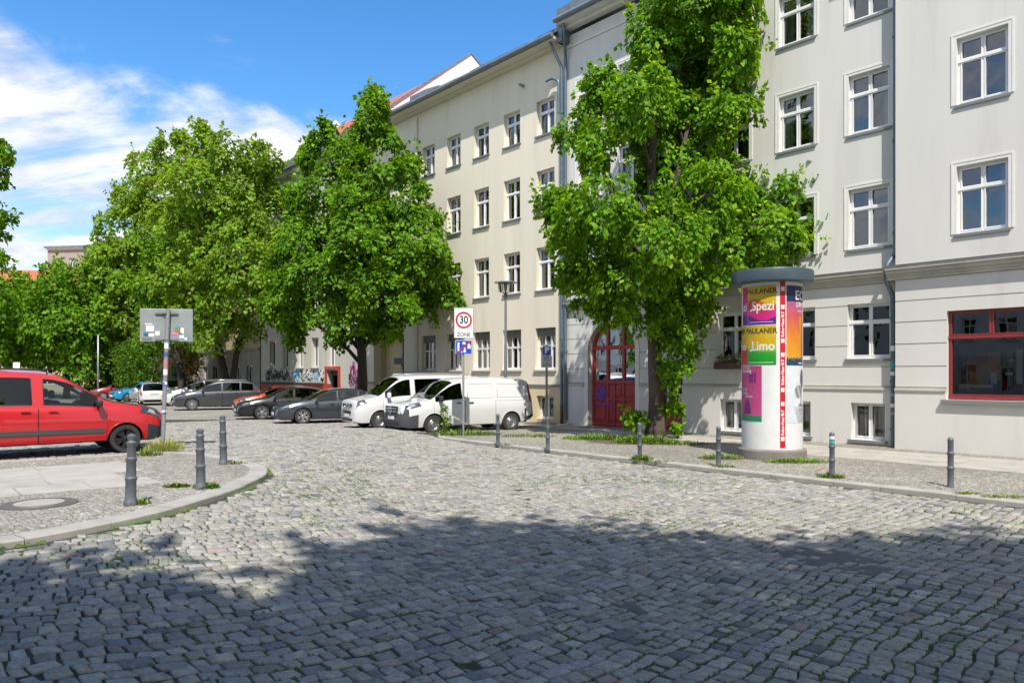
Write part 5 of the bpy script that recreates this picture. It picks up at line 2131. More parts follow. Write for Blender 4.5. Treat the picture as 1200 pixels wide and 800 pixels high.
    for j0 in ((9.0),):
        loop = [S(cowl, 9 + t * .5, 1) for t in range(0, 5)] + [S(cowl, 11 - t * .5, -1) for t in range(1, 5)]
        mbx.tube(loop, .014, 5)
        loop = [S(rf0, 9 + t * .5, 1) for t in range(0, 5)] + [S(rf0, 11 - t * .5, -1) for t in range(1, 5)]
        mbx.tube(loop, .008, 5)
        for sg in (-1, 1):
            mbx.tube([S(cowl + (rf0 - cowl) * t / 8, 9.0, sg) for t in range(9)], .010, 5)
        # wipers
        for y0, y1 in ((.05, .55), (-.55, -.05)):
            a_ = S(cowl + .03, 10.5, 1)
            mbx.tube([(cowl + .05, y0, top(cowl + .05) + .03), (cowl + .14, y1, top(cowl + .14) + .03)], .009, 5)
    mbx.build('windscreen_trim', M['blacktrim'], root, M=T, smooth=True)
    if sp.get('bonnet', True):
        mbx = MB()
        for sg in (-1, 1):
            mbx.tube([S(.22 + (cowl - .25) * t / 10, 8.6, sg) for t in range(11)], .005, 5)
        mbx.tube([S(.17, 8.6 + t * .4, 1) for t in range(7)] + [S(.17, 11 - t * .4, -1) for t in range(1, 7)], .005, 5)
        mbx.build('bonnet_gap', M['seam'], body, M=T)

    def patch(mbx, x0, x1, j0, j1, out=.006, nx=8, nj=5, sides=(1, -1), mi_=0, x0b=None, x1b=None):
        for sg in sides:
            vv = []
            for a in range(nx + 1):
                for b_ in range(nj + 1):
                    tj = b_ / nj
                    xa = x0 if x0b is None else x0 * (1 - tj) + x0b * tj
                    xe = x1 if x1b is None else x1 * (1 - tj) + x1b * tj
                    x = xa + (xe - xa) * a / nx
                    j = j0 + (j1 - j0) * tj
                    p = S(x, j, sg)
                    e = .01
                    dx = S(x + e, j, sg) - S(max(x - e, 0), j, sg)
                    dj = S(x, min(j + .05, 11), sg) - S(x, j - .05, sg)
                    nn = dx.cross(dj)
                    nn = nn.normalized() * (1 if sg > 0 else 1) if nn.length > 1e-9 else Vector((0, sg, 0))
                    if nn.y * sg < 0 and abs(nn.y) > .2 or (abs(nn.y) <= .2 and nn.z < 0):
                        nn = -nn
                    vv.append(p + nn * out)
            q = [(a * (nj + 1) + b_, (a + 1) * (nj + 1) + b_, (a + 1) * (nj + 1) + b_ + 1, a * (nj + 1) + b_ + 1) for a in range(nx) for b_ in range(nj)]
            mbx.add(vv, q, mi_)
    for (x0, x1, j0, j1, *bb) in sp.get('head', []):
        for sg in (1, -1):
            mbx = MB()
            patch(mbx, x0, x1, j0, j1, .007, sides=(sg,), x0b=bb[0] if bb else None, x1b=bb[1] if bb else None)
            hl = mbx.build('headlight', M['lampdark'], root, M=T, smooth=True)
            mbx = MB()
            w_ = x1 - x0
            patch(mbx, x0 + w_ * .18, x1 - w_ * .25, j0 + (j1 - j0) * .25, j1 - (j1 - j0) * .2, .012, sides=(sg,), x0b=(bb[0] + w_ * .18) if bb else None, x1b=(bb[1] - w_ * .3) if bb else None)
            mbx.build('lens', M['lamp'], hl, M=T, smooth=True)
    for (x0, x1, j0, j1) in sp.get('tail', []):
        for sg in (1, -1):
            mbx = MB()
            patch(mbx, x0, x1, j0, j1, .008, sides=(sg,))
            mbx.build('tail_light', M['red_lens'], root, M=T, smooth=True)
    for nm, mm, boxes in sp.get('front', []):
        mbx = MB()
        for (x, z, w_, h_, d_) in boxes:
            mbx.rbox((x, 0, z), (d_, w_, h_), .012)
        mbx.build(nm, M[mm], root, M=T, smooth=30)
    if sp.get('badge'):
        x, z, rr_, star = sp['badge']
        mbx = MB()
        Tb = Matrix.Translation((x, 0, z)) @ Matrix.Rotation(R(-90), 4, 'Y')
        ring_ = [(math.cos(2 * math.pi * t / 24) * rr_, math.sin(2 * math.pi * t / 24) * rr_, .01) for t in range(25)]
        mbx.tube(ring_, .009, 6, M=Tb)
        if star == 'star':
            for k in range(3):
                a = math.pi / 2 + k * 2 * math.pi / 3
                mbx.tube([(0, 0, .012), (rr_ * math.cos(a) * (1 if True else 1), rr_ * math.sin(a), .010)], [.016, .004], 6, M=Tb @ Matrix.Rotation(R(-90), 4, 'Z'))
        elif star == 'letters':
            Tq = Tb @ Matrix.Rotation(R(90), 4, 'Z')
            for sy in (-1, 1):
                mbx.tube([(sy * rr_ * .35, rr_ * .85, .01), (0, rr_ * .05, .01)], .007, 5, M=Tq)
                mbx.tube([(sy * rr_ * .8, rr_ * .35, .01), (sy * rr_ * .38, -rr_ * .75, .01), (0, -rr_ * .1, .01)], .007, 5, M=Tq)
        mbx.build('badge', M['chrome'], root, M=T, smooth=True)
    # plates
    zp = sp.get('plate_z', .45)
    for xx, zz in ((sp.get('plate_x', -.012), zp), (L + .006, sp.get('rplate_z', .8))):
        mbx = MB()
        mbx.rbox((xx, 0, zz), (.014, .52, .115), .006)
        mbx.build('number_plate', M['plate'], root, M=T)
    # mirrors
    xm = sp['mirror']
    for sg in (1, -1):
        mbx = MB()
        p = S(xm, 6.9, sg)
        mbx.rbox(p + Vector((.0, sg * .14, .08)), (.12, .2, .15 * sp.get('mir', 1)), .045, seg=3)
        mbx.tube([p + Vector((0, -.02 * sg, 0)), p + Vector((0, sg * .12, .05))], .025, 6)
        mbx.build('door_mirror', sp.get('mirmat') or pm, root, M=T, smooth=40)
    # side mouldings
    if sp.get('rub'):
        j, a, b_ = sp['rub']
        mbx = MB()
        patch(mbx, a, b_, j - .16, j + .16, .014, nx=16)
        patch(mbx, a, b_, j - .20, j + .20, .006, nx=16)
        mbx.build('rubbing_strip', M['greytrim'], root, M=T)
    if sp.get('rails'):
        mbx = MB()
        for sg in (1, -1):
            mbx.tube([S(rf0 + .25, 9.5, sg)] + [S(rf0 + .3 + (rf1 - rf0 - .5) * t / 6, 9.5, sg) + Vector((0, 0, .055)) for t in range(7)] + [S(rf1 - .1, 9.5, sg)], .016, 6)
        mbx.build('roof_rail', M[sp['rails']], root, M=T, smooth=True)
    if sp.get('slider'):
        mbx = MB()
        for sg in (1, -1):
            patch(mbx, sp['doors'][-1][1] + .02, L - .25, 5.35, 5.5, .004, nx=10, nj=1, sides=(sg,))
        mbx.build('sliding_rail', M['seam'], root, M=T)
    # arch lips
    mbx = MB()
    for xw in (xf, xr):
        for sg in (1, -1):
            pp = []
            mbx = MB()
            for t in range(15):
                a = R(-12) + (math.pi + R(24)) * t / 14
                x, z = xw + (r + .055) * math.cos(a), r + (r + .055) * math.sin(a)
                if z < low(x) + .01:
                    continue
                s = sec(x)
                for i in range(1, 11):
                    if s[i][1] <= z <= s[i + 1][1]:
                        tt = (z - s[i][1]) / (s[i + 1][1] - s[i][1] + 1e-9)
                        pp.append((x, sg * (s[i][0] + (s[i + 1][0] - s[i][0]) * tt), z))
                        break
            if len(pp) > 2:
                mbx.tube(pp, .012, 6)
                mbx.build('arch_lip', sp.get('lipmat') or pm, body, M=T, smooth=True)
    # cabin
    mbx = MB()
    z0 = belt((cowl + rb) / 2) - .10
    hwc = W / 2 * .86
    mbx.bbox(cowl + .15, rb - .15, -hwc, hwc, .3, z0 - .12)
    mbx.bbox(cowl + .05, cowl + .5, -hwc, hwc, .5, z0 + .03)
    mbx.build('dashboard', M['cabin'], root, M=T)
    for row, xs_ in enumerate(sp.get('seats', [(cowl + rf0) / 2 + .75])):
        for sy in (-.38, .38):
            mbx = MB()
            hs = z0 + .28
            mbx.rbox((xs_, sy, z0 - .15), (.16, .46, .8), .06, rz=0)
            mbx.rbox((xs_ + .06, sy, hs + .10), (.10, .26, .18), .05)
            mbx.build('seat', M['seat'], root, M=T, smooth=40)
    mbx = MB()
    cst = Vector((cowl + .62, .38, z0 + .06))
    tl = Matrix.Translation(cst) @ Matrix.Rotation(R(62), 4, 'Y')
    mbx.tube([(math.cos(t * math.pi / 10) * .185, math.sin(t * math.pi / 10) * .185, 0) for t in range(21)], .016, 6, M=tl)
    mbx.tube([(0, -.18, 0), (0, .18, 0)], .015, 6, M=tl)
    mbx.build('steering_wheel', M['cabin'], root, M=T)
    # wheels
    tm, rm = wheel_meshes(r, sp.get('rim', 'five'))
    for xw in (xf, xr):
        for sg in (1, -1):
            wo = link('wheel', tm, root)
            p = T @ Vector((xw, sg * (W / 2 - .125), r))
            wo.location = p
            out = 1 if p.y > 0 else -1
            wo.rotation_euler = (R(-90) * out, random.random() * 3 if False else 0.3, 0)
            ro = link('rim', rm, wo)
            if rimmat:
                m2 = rm.copy()
                m2.materials[0] = rimmat
                ro.data = m2
    root['half'] = L / 2 - xf
    return root


SP = {}
SP['small_van'] = dict(L=4.28, W=1.83, wheels=(.87, 3.57, .315), cowl=1.22, roof=(2.05, 3.98), rearbase=4.2,
    top=[(0, .62), (.03, .78), (.08, .88), (.26, .985), (.67, 1.065), (1.08, 1.14), (1.22, 1.19), (1.68, 1.49), (2.05, 1.71), (2.45, 1.80), (3.2, 1.83), (3.98, 1.79), (4.12, 1.70), (4.2, 1.3), (4.28, .7)],
    belt=[(0, .55), (.10, .72), (.4, .88), (1.2, 1.00), (2.5, 1.03), (4.28, 1.05)], low=[(0, .30), (.25, .24), (1, .26), (3.6, .26), (4.1, .3), (4.28, .42)],
    plan=[(0, .70), (.06, .80), (.25, .91), (.6, .975), (1.2, 1), (3.6, 1), (4.15, .97), (4.28, .92)], tum=.27,
    win=[(1.42, 2.42), (2.64, 3.34, 1), (3.48, 3.98, 1)], doors=[(1.25, 2.52), (2.53, 3.42)], slider=True, trim=[(0, .44, .62), (3.95, 4.28, .6)],
    head=[(.07, .58, 5.3, 8.3, .17, .52)], tail=[(4.08, 4.2, 5.2, 7.4)], mirror=1.42, rub=(3.25, 1.3, 3.3), rails='blacktrim', rim='five', seats=[2.15, 3.1],
    front=[('grille', 'blacktrim', [(.01, .66, 1.0, .10, .06), (-.004, .42, .9, .14, .05)])], plate_z=.5)
SP['mid_van'] = dict(L=5.1, W=1.93, wheels=(1.12, 4.15, .335), cowl=1.02, roof=(1.88, 4.72), rearbase=5.0,
    top=[(0, .72), (.03, .88), (.08, 1.0), (.3, 1.06), (.7, 1.12), (1.02, 1.19), (1.5, 1.54), (1.88, 1.77), (2.3, 1.88), (3.2, 1.91), (4.72, 1.87), (4.95, 1.78), (5.03, 1.2), (5.1, .6)],
    belt=[(0, .66), (.12, .84), (.5, .98), (1.02, 1.06), (2.3, 1.11), (5.1, 1.13)], low=[(0, .26), (.3, .2), (1, .24), (4.2, .26), (4.9, .34), (5.1, .46)],
    plan=[(0, .80), (.05, .87), (.2, .94), (.55, .985), (1.1, 1), (4.4, 1), (4.98, .97), (5.1, .92)], tum=.22,
    win=[(1.2, 2.2)], blank=[(2.42, 3.42), (3.6, 4.78)], doors=[(1.12, 2.3), (2.31, 3.5)], slider=True, trim=[(0, .56, .74), (4.7, 5.1, .66)],
    head=[(.05, .66, 5.0, 8.4, .16, .62)], tail=[(4.9, 5.02, 4.8, 8.4)], mirror=1.34, mir=1.4, rim='steel', seats=[2.1],
    front=[('grille', 'blacktrim', [(-.006, .82, 1.0, .26, .06)]), ('grille_bar', 'chrome', [(-.027, .87, .98, .026, .04), (-.027, .77, .98, .026, .04)]), ('air_intake', 'blacktrim', [(-.012, .40, 1.2, .13, .05)])], badge=(-.055, .82, .125, 'star'), plate_z=.56, plate_x=-.03)
SP['people_van'] = dict(L=4.89, W=1.9, wheels=(.9, 3.9, .33), cowl=.86, roof=(1.66, 4.6), rearbase=4.83,
    top=[(0, .72), (.02, .92), (.06, 1.03), (.3, 1.08), (.6, 1.14), (.86, 1.21), (1.3, 1.57), (1.66, 1.82), (2.0, 1.92), (3.2, 1.95), (4.6, 1.92), (4.78, 1.84), (4.84, 1.2), (4.89, .6)],
    belt=[(0, .66), (.1, .88), (.5, 1.0), (.86, 1.08), (2.3, 1.13), (4.89, 1.15)], low=[(0, .26), (.3, .22), (1, .24), (4.0, .26), (4.7, .34), (4.89, .46)],
    plan=[(0, .78), (.05, .86), (.2, .94), (.5, .985), (1.1, 1), (4.3, 1), (4.8, .98), (4.89, .93)], tum=.20,
    win=[(1.1, 2.05), (2.25, 3.3, 1), (3.45, 4.5, 1)], doors=[(1.0, 2.15), (2.16, 3.35)], slider=True,
    head=[(.05, .42, 5.2, 8.0, .12, .36)], tail=[(4.74, 4.83, 4.8, 7.4)], mirror=1.18, mir=1.4, rim='steel', seats=[1.95, 3.0], rails='steel',
    front=[('grille', 'blacktrim', [(-.004, .86, .95, .10, .05)]), ('grille_bar', 'chrome', [(-.02, .885, .9, .018, .04), (-.02, .835, .9, .018, .04)]), ('air_intake', 'blacktrim', [(-.010, .62, .82, .10, .05), (-.010, .36, 1.1, .08, .05)])], badge=(-.045, .86, .085, 'letters'), plate_z=.50, plate_x=-.02)
SP['saloon'] = dict(L=4.55, W=1.82, wheels=(1.02, 3.6, .325), cowl=1.28, roof=(2.12, 3.6), rearbase=4.3,
    top=[(0, .50), (.03, .62), (.10, .71), (.3, .78), (.8, .89), (1.28, .98), (1.75, 1.22), (2.12, 1.38), (2.6, 1.45), (3.1, 1.445), (3.6, 1.37), (4.0, 1.18), (4.3, .99), (4.45, .93), (4.52, .75), (4.55, .5)],
    belt=[(0, .46), (.12, .60), (.5, .74), (1.3, .86), (2.5, .90), (3.8, .96), (4.55, .85)], low=[(0, .24), (.3, .17), (1, .18), (3.7, .19), (4.3, .27), (4.55, .38)],
    plan=[(0, .60), (.05, .74), (.2, .87), (.55, .96), (1.1, 1), (3.6, 1), (4.2, .95), (4.45, .86), (4.55, .76)], tum=.42,
    win=[(1.52, 2.42), (2.5, 3.3), (3.38, 3.72)], doors=[(1.3, 2.46), (2.47, 3.35)],
    head=[(.06, .62, 5.25, 8.0, .20, .60)], tail=[(4.25, 4.46, 5.0, 7.2)], mirror=1.55, rim='five', seats=[2.25, 3.1],
    front=[('grille', 'blacktrim', [(.0, .55, .7, .12, .06), (-.012, .32, 1.05, .13, .06)])], plate_z=.42, plate_x=-.045)
SP['hatch'] = dict(L=3.85, W=1.73, wheels=(.78, 3.2, .31), cowl=1.05, roof=(1.75, 3.4), rearbase=3.78,
    top=[(0, .55), (.03, .68), (.10, .78), (.3, .86), (.7, .94), (1.05, 1.01), (1.45, 1.26), (1.75, 1.39), (2.2, 1.47), (2.9, 1.47), (3.4, 1.42), (3.62, 1.2), (3.78, .95), (3.83, .7), (3.85, .5)],
    belt=[(0, .50), (.12, .66), (.5, .80), (1.05, .90), (2.5, .95), (3.85, .92)], low=[(0, .24), (.3, .18), (1, .19), (3.2, .2), (3.7, .28), (3.85, .38)],
    plan=[(0, .64), (.05, .77), (.2, .89), (.5, .965), (1.0, 1), (3.2, 1), (3.65, .95), (3.85, .86)], tum=.32,
    win=[(1.25, 2.15), (2.25, 3.2)], doors=[(1.1, 2.2)],
    head=[(.06, .5, 5.2, 8.0, .16, .44)], tail=[(3.56, 3.835, 4.2, 7.0)], mirror=1.3, rim='seven', seats=[2.0, 2.7],
    front=[('grille', 'blacktrim', [(.0, .60, .7, .10, .06), (-.012, .34, .95, .13, .06)])], plate_z=.45, plate_x=-.045)
SP['carrier'] = dict(L=4.8, W=1.9, wheels=(.95, 3.8, .34), cowl=1.15, roof=(2.15, 4.1), rearbase=4.68,
    top=[(0, .58), (.03, .72), (.10, .82), (.3, .90), (.75, 1.01), (1.15, 1.11), (1.7, 1.42), (2.15, 1.60), (2.7, 1.68), (3.4, 1.68), (4.1, 1.61), (4.45, 1.40), (4.68, 1.08), (4.76, .85), (4.8, .55)],
    belt=[(0, .54), (.12, .70), (.5, .85), (1.15, .98), (2.5, 1.02), (4.8, 1.05)], low=[(0, .25), (.3, .19), (1, .2), (3.8, .21), (4.6, .3), (4.8, .4)],
    plan=[(0, .64), (.05, .77), (.2, .89), (.55, .965), (1.1, 1), (4.0, 1), (4.55, .95), (4.8, .85)], tum=.30,
    win=[(1.48, 2.5), (2.6, 3.5), (3.6, 4.25)], doors=[(1.3, 2.55), (2.56, 3.55)],
    head=[(.06, .66, 5.25, 7.9, .2, .6)], tail=[(4.5, 4.7, 5.0, 6.9)], mirror=1.5, rim='ten', seats=[2.35, 3.2], rails='alloy',
    front=[('grille', 'blacktrim', [(.0, .62, .8, .12, .06), (-.012, .35, 1.05, .14, .06)])], plate_z=.47, plate_x=-.045)


def place(car, heading, z=0.0, fl=None, fr=None, nose=None):
    """put a car so that its left / right front tyre meets the ground at a pixel, or its nose is over one"""
    hd = Vector((heading[0], heading[1], 0)).normalized()
    lf = Vector((-hd.y, hd.x, 0))
    W2 = car['hw'] - .06
    if fl:
        p = ground(*fl, z) - lf * W2 - hd * car['half']
    elif fr:
        p = ground(*fr, z) + lf * W2 - hd * car['half']
    else:
        p = Vector(nose) - hd * car['hl']
    zz = float(gh(p.x, p.y)) if z == 0 else z
    car.location = (p.x, p.y, zz)
    car.rotation_euler = (0, 0, math.atan2(hd.y, hd.x))


def car(spec, label, cat, pm, group, **kw):
    c = make_car({**SP[spec], **kw.pop('over', {})}, label, cat, pm, group, **kw)
    c['hw'] = SP[spec]['W'] / 2
    c['hl'] = SP[spec]['L'] / 2
    return c


HD = (-.894, -.449)
GRP = 'vehicles parked in a row along the street'
red = car('small_van', 'bright red high roofed van with grey rubbing strip beside the left pavement', 'van', paint('red', (.46, .005, .009)), None, name='parked_van',
          rimmat=M['darkalloy'], over=dict(glass=glass_mat('clear_car_glass', (.62, .70, .68), 1.5), handlemat=None, mirmat=M['blacktrim'], trimmat=mat('slate_bumper', (.03, .035, .045), .5)))
place(red, NV, z=.35, fr=(147, 530))
wv = car('mid_van', 'white delivery van with grey bumper and round star badge, nearest of the row', 'van', paint('white', (.60, .60, .595)), GRP, name='parked_van',
         over=dict(trimmat=M['greytrim'], mirmat=M['blacktrim'], handlemat=M['blacktrim']))
place(wv, (-.855, -.519), fl=(508, 511.5))
pv = car('people_van', 'white boxy passenger van with roof rails just behind the nearest white van', 'van', paint('white', (.60, .60, .595)), GRP, name='parked_van')
place(pv, (-.865, -.502), nose=ground(407, 507))
kia = car('saloon', 'blue grey saloon with five spoke wheels next to the white passenger van', 'car', paint('bluegrey', (.055, .065, .08), .5), GRP)
place(kia, HD, fl=(355, 498))
aud = car('saloon', 'black saloon with bright alloy wheels between the orange and the blue grey car', 'car', paint('black', (.012, .013, .015), .3), GRP)
place(aud, HD, fl=(307, 492.5))
org = car('hatch', 'small bright orange hatchback behind the black saloon', 'car', paint('orange', (.62, .075, .012)), GRP)
place(org, HD, fl=(296, 488.5))
mpv = car('carrier', 'dark grey people carrier with many spoked wheels', 'car', paint('darkgrey', (.075, .075, .085), .6), GRP)
place(mpv, HD, fl=(225, 481.5))
wsu = car('carrier', 'white car with sloping roof half hidden behind the dark grey people carrier', 'car', paint('white', (.60, .60, .595)), GRP)
place(wsu, (-.93, -.36), nose=ground(190, 476))
wht = car('hatch', 'white hatchback showing its red tail lamp beside the sign pole', 'car', paint('white', (.60, .60, .595)), GRP)
wht_p = ground(181, 475.5)
place(wht, (-.5, .866), nose=(wht_p.x - 1.93, wht_p.y + 3.33, 0))
sil = car('carrier', 'silver estate car with black windows behind the white hatchback', 'car', paint('silver', (.42, .43, .44), .7), GRP)
place(sil, (-.80, -.60), fl=(169, 471.5))
blu = car('hatch', 'bright blue hatchback facing the square beside the silver estate', 'car', paint('blue', (.02, .26, .50), .3), GRP)
place(blu, (-.66, -.75), nose=ground(131, 471.5))
rsm = car('hatch', 'small dark red car between the blue hatchback and the red van', 'car', paint('darkred', (.30, .02, .02)), GRP)
place(rsm, (-.80, -.60), nose=ground(106, 469))
dsu = car('carrier', 'dark green grey off-roader with roof rails behind the small dark red car', 'car', paint('darkgreen', (.035, .045, .045), .4), GRP)
place(dsu, (-.93, -.37), nose=ground(96, 464))
blk = car('saloon', 'black car with only its roof showing behind the white and grey cars', 'car', paint('black', (.012, .013, .015), .3), GRP)
place(blk, HD, nose=ground(196, 470))
ex1 = car('saloon', 'dark car squeezed between the blue hatchback and the silver estate', 'car', paint('plum', (.03, .02, .03), .3), GRP)
place(ex1, (-.8, -.6), nose=ground(150, 468))
ex2 = car('hatch', 'pale blue car showing a strip of roof between the silver estate and the people carrier', 'car', paint('paleblue', (.25, .38, .48), .3), GRP)
place(ex2, (-.88, -.48), nose=ground(172, 463))
dbl = car('carrier', 'dark blue car whose roof shows over the red van', 'car', paint('navy', (.01, .02, .07), .3), None)
place(dbl, (.75, .66), nose=at(52, 460, 24.5) * Vector((1, 1, 0)))
wfa = car('people_van', 'distant white van beyond the roof of the red van', 'van', paint('white', (.60, .60, .595)), None, name='parked_van')
place(wfa, (.6, .8), nose=(at(52, 440, 52).x, 52, 0))

# ------------------------------------------------------------------ street furniture
def bollard_mesh():
    mb = MB()
    mb.lathe([(.058, 0), (.058, .03), (.052, .05), (.050, .30), (.062, .315), (.062, .345), (.049, .36), (.048, .56), (.060, .575), (.060, .605), (.047, .62), (.047, .80), (.052, .81), (.052, .83), (.046, .845), (.040, .862), (.02, .876), (.0005, .88)], 20, 0, closed=False)
    return mb


def bollard(px, py, z, label, hscale=1.0, sticker=False, ornate=False, lean=0.0):
    c = ground(px, py, z)
    c.z = z
    if ornate:
        mb = MB()
        mb.lathe([(.085, 0), (.085, .05), (.074, .07), (.066, .12), (.064, .33), (.074, .345), (.074, .375), (.060, .39), (.058, .60), (.068, .615), (.068, .645), (.054, .66), (.052, .82), (.060, .835), (.060, .865), (.045, .88), (.043, .90), (.055, .925), (.05, .96), (.02, .98), (.0005, .985)], 22, 0, closed=False)
    else:
        mb = bollard_mesh()
    o = mb.build('bollard', M['bollard'], smooth=40)
    o.location = c
    o.scale = (1, 1, hscale)
    o.rotation_euler = (R(lean), R(lean * .6), random.random() * 6)
    tag(o, label, 'bollard', 'grey bollards along the kerbs')
    if sticker:
        s = MB()
        s.tube([(0, 0, .74), (0, 0, .80)], .0478, 14, 0, cap=False)
        s.build('sticker', M['white'], o)
        s = MB()
        s.tube([(0, 0, .66), (0, 0, .72)], .0480, 14, 0, cap=False)
        s.build('sticker', MATS['sticker_teal'], o)
    return o


bollard(1114, 570, .12, 'grey ringed bollard in front of the red shop window', .99)
bollard(975, 559, .12, 'grey bollard with stickers on its top right of the advertising column', .99, sticker=True)
bollard(842, 546, .12, 'grey bollard just left of the advertising column', .98)
bollard(750, 538, .12, 'grey bollard in front of the tree before the red gate', .98, lean=.8)
bollard(642, 527, .12, 'grey bollard under the blue parking sign', .99, lean=-.6)
bollard(583.5, 521, .12, 'grey bollard at the rear wheel of the nearest white van', .99)
bollard(153, 591, .42, 'nearest grey bollard by the manhole on the left pavement', .93, ornate=True, lean=1.0)
bollard(235.5, 572, .42, 'grey bollard standing in weeds in the middle of the left three', .90, ornate=True, lean=.8)
bollard(262, 543.5, .42, 'farthest bollard of the left pavement near its rounded tip', .93, ornate=True, lean=1.2)

# --- advertising column
AC = ground(904.5, 535.5, .12)
col = empty('advertising_column', (AC.x, AC.y, .12))
tag(col, 'round white advertising column with colourful posters and grey flat cap', 'advertising column')
RC = .69
HC = 4.09
M['colwhite'] = mat('column_white', (.64, .64, .63), .5, var=.05, vscale=2, dirt=(.5, .49, .46), dscale=2.5, damt=.5, bump=.08, bscale=8)
M['colbase'] = mat('column_base', (.19, .165, .145), .85, var=.15, vscale=3, bump=.2, bscale=40)
M['colcap'] = mat('column_cap', (.055, .08, .10), .4, .2, var=.08, vscale=2)
mb = MB()
mb.lathe([(RC + .09, -.02), (RC + .085, .20), (RC + .06, .235), (RC - .02, .24)], 64, 0)
mb.build('plinth', M['colbase'], col, smooth=30)
mb = MB()
mb.lathe([(RC, .2395), (RC, HC)], 96, 0)
mb.build('drum', M['colwhite'], col, smooth=40)
mb = MB()
mb.lathe([(RC - .01, HC), (.90, HC + .01), (.925, HC + .03), (.935, HC + .26), (.92, HC + .30), (.86, HC + .315), (.0005, HC + .36)], 96, 0, closed=False)
mb.build('cap', M['colcap'], col, smooth=30)
M['ink'] = attr_mat('poster_print', 'ink', .45, var=.10, vscale=5, bump=.12, bscale=7, spec=.4)
toC = math.atan2(-AC.y, -AC.x)          # direction of the camera; posters are pasted round the drum from there


def wrapf(theta, z, r):
    a = toC + theta
    return Vector((r * math.cos(a), r * math.sin(a), z))


def poster(t0, t1, z0, z1, fn, letters=(), nu=44, nv=56, lift=.004, name='poster'):
    """curved sheet; t runs along the drum in radians, left to right as read"""
    vs, fs, cs = [], [], []
    for i in range(nu + 1):
        for j in range(nv + 1):
            vs.append(wrapf(t0 + (t1 - t0) * i / nu, z0 + (z1 - z0) * j / nv, RC + lift))
    for i in range(nu):
        for j in range(nv):
            fs.append((i * (nv + 1) + j, (i + 1) * (nv + 1) + j, (i + 1) * (nv + 1) + j + 1, i * (nv + 1) + j + 1))
            cs.append(fn((i + .5) / nu, (j + .5) / nv))
    w = (t1 - t0) * RC
    for (s, size, u, v, colr, bold, rot, sx) in letters:
        V_, F_ = text_mesh(s, size, bold)
        o = len(vs)
        for x, y in V_:
            x *= sx
            if rot:
                x, y = -y, x
            vs.append(wrapf(t0 + (u * w + x) / RC, z0 + v * (z1 - z0) + y, RC + lift + .003))
        for f in F_:
            fs.append(tuple(o + q for q in f))
            cs.append(colr)
    me = bpy.data.meshes.new(name)
    me.from_pydata([tuple(v) for v in vs], [], fs)
    me.materials.append(M['ink'])
    me.update()
    o = link(name, me, col)
    face_colors(me, 'ink', np.array(cs) * .82)
    me.shade_smooth()
    return o


YEL, RED_, MAG, PUR, GRN, WHT, NAVY = (.62, .40, .01), (.62, .03, .02), (.60, .02, .22), (.10, .02, .22), (.02, .34, .03), (.78, .78, .78), (.012, .022, .075)


def lerp3(a, b, t):
    t = min(max(t, 0), 1)
    return tuple(x * (1 - t) + y * t for x, y in zip(a, b))


def f_spezi(u, v):
    if v < .09 and abs(v - .06) < .006 and .05 < u < .9:
        return (.5, .45, .6)
    if v < .20 + .10 * math.sin(u * 4 + 2.4):
        return PUR
    if v < .42 + .12 * math.sin(u * 4.6 + 2.2):
        return lerp3(MAG, RED_, (v - .2) * 2)
    if v < .58 + .09 * math.sin(u * 5.0 + .4):
        return lerp3(RED_, (.65, .14, .01), (v - .35) * 3)
    return lerp3(YEL, (.55, .42, .03), (v - .6) * 2)


def f_limo(u, v):
    if v < .09 and abs(v - .06) < .006 and .05 < u < .9:
        return (.5, .7, .4)
    if v < .30 + .06 * math.sin(u * 4 + 1.2):
        return lerp3((.01, .26, .02), GRN, v * 3)
    if v < .46 + .05 * math.sin(u * 5 + 2):
        return lerp3(GRN, (.45, .5, .02), (v - .3) * 6)
    return lerp3(YEL, (.55, .42, .03), (v - .6) * 2)


def f_sunset(u, v):
    sky = [((0, .04), (.01, .05, .12)), ]
    ph = .03 * abs(math.sin(u * 37)) + .025 * abs(math.sin(u * 61 + 1))
    if v < .055 + ph:
        return (.012, .06, .12)
    d = abs(u - .78 - .05 * math.sin(v * 7))
    if .09 < v < .62 and d < .05 + .10 * (1 - abs(v - .3) * 2.2) * .6:
        return (.62, .36, .01) if u < .80 else (.30, .05, .14)
    if v < .35:
        return lerp3((.70, .40, .015), (.72, .24, .02), v / .35)
    if v < .6:
        return lerp3((.72, .24, .02), (.62, .10, .08), (v - .35) / .25)
    if v < .80:
        return lerp3((.62, .10, .08), (.42, .10, .24), (v - .6) / .2)
    return NAVY


def f_pink(u, v):
    if v < .115:
        return (.01, .26, .10)
    if .70 < v < .88 and .40 < u < .88:
        k = abs(u - .64) / .24
        if k < .75 - .35 * abs(v - .79) * 4:
            return (.16, .02, .16) if math.sin(u * 60) > -.4 else (.40, .05, .26)
    if .13 < v < .40:
        k = abs(u - .42)
        if k < .17 * math.sin(min(1, (.42 - v) / .27 + .15) * 1.6):
            return (.13, .015, .14) if math.sin(u * 50 + v * 20) > -.5 else (.25, .03, .18)
    return lerp3((.56, .085, .24), (.48, .05, .19), v)


def f_grey(u, v):
    if v > .44 and (u - .78) ** 2 / .02 + (v - .78) ** 2 / .030 < 1:
        return lerp3((.08, .08, .09), (.2, .2, .21), (u - .6) * 2)
    if .30 < v < .74 and abs(u - (.76 - (.74 - v) * .15)) < .035:
        return (.16, .16, .17)
    if (u - .55) ** 2 / .05 + (v - .55) ** 2 / .014 < 1:
        return lerp3((.5, .5, .52), (.2, .2, .21), .5 + .5 * math.sin(u * 25 + v * 18))
    if v < .28 and u > .5 - v * .8:
        return lerp3((.40, .42, .45), (.58, .6, .63), v * 3)
    return lerp3((.66, .69, .74), (.78, .79, .8), u + v * .3)


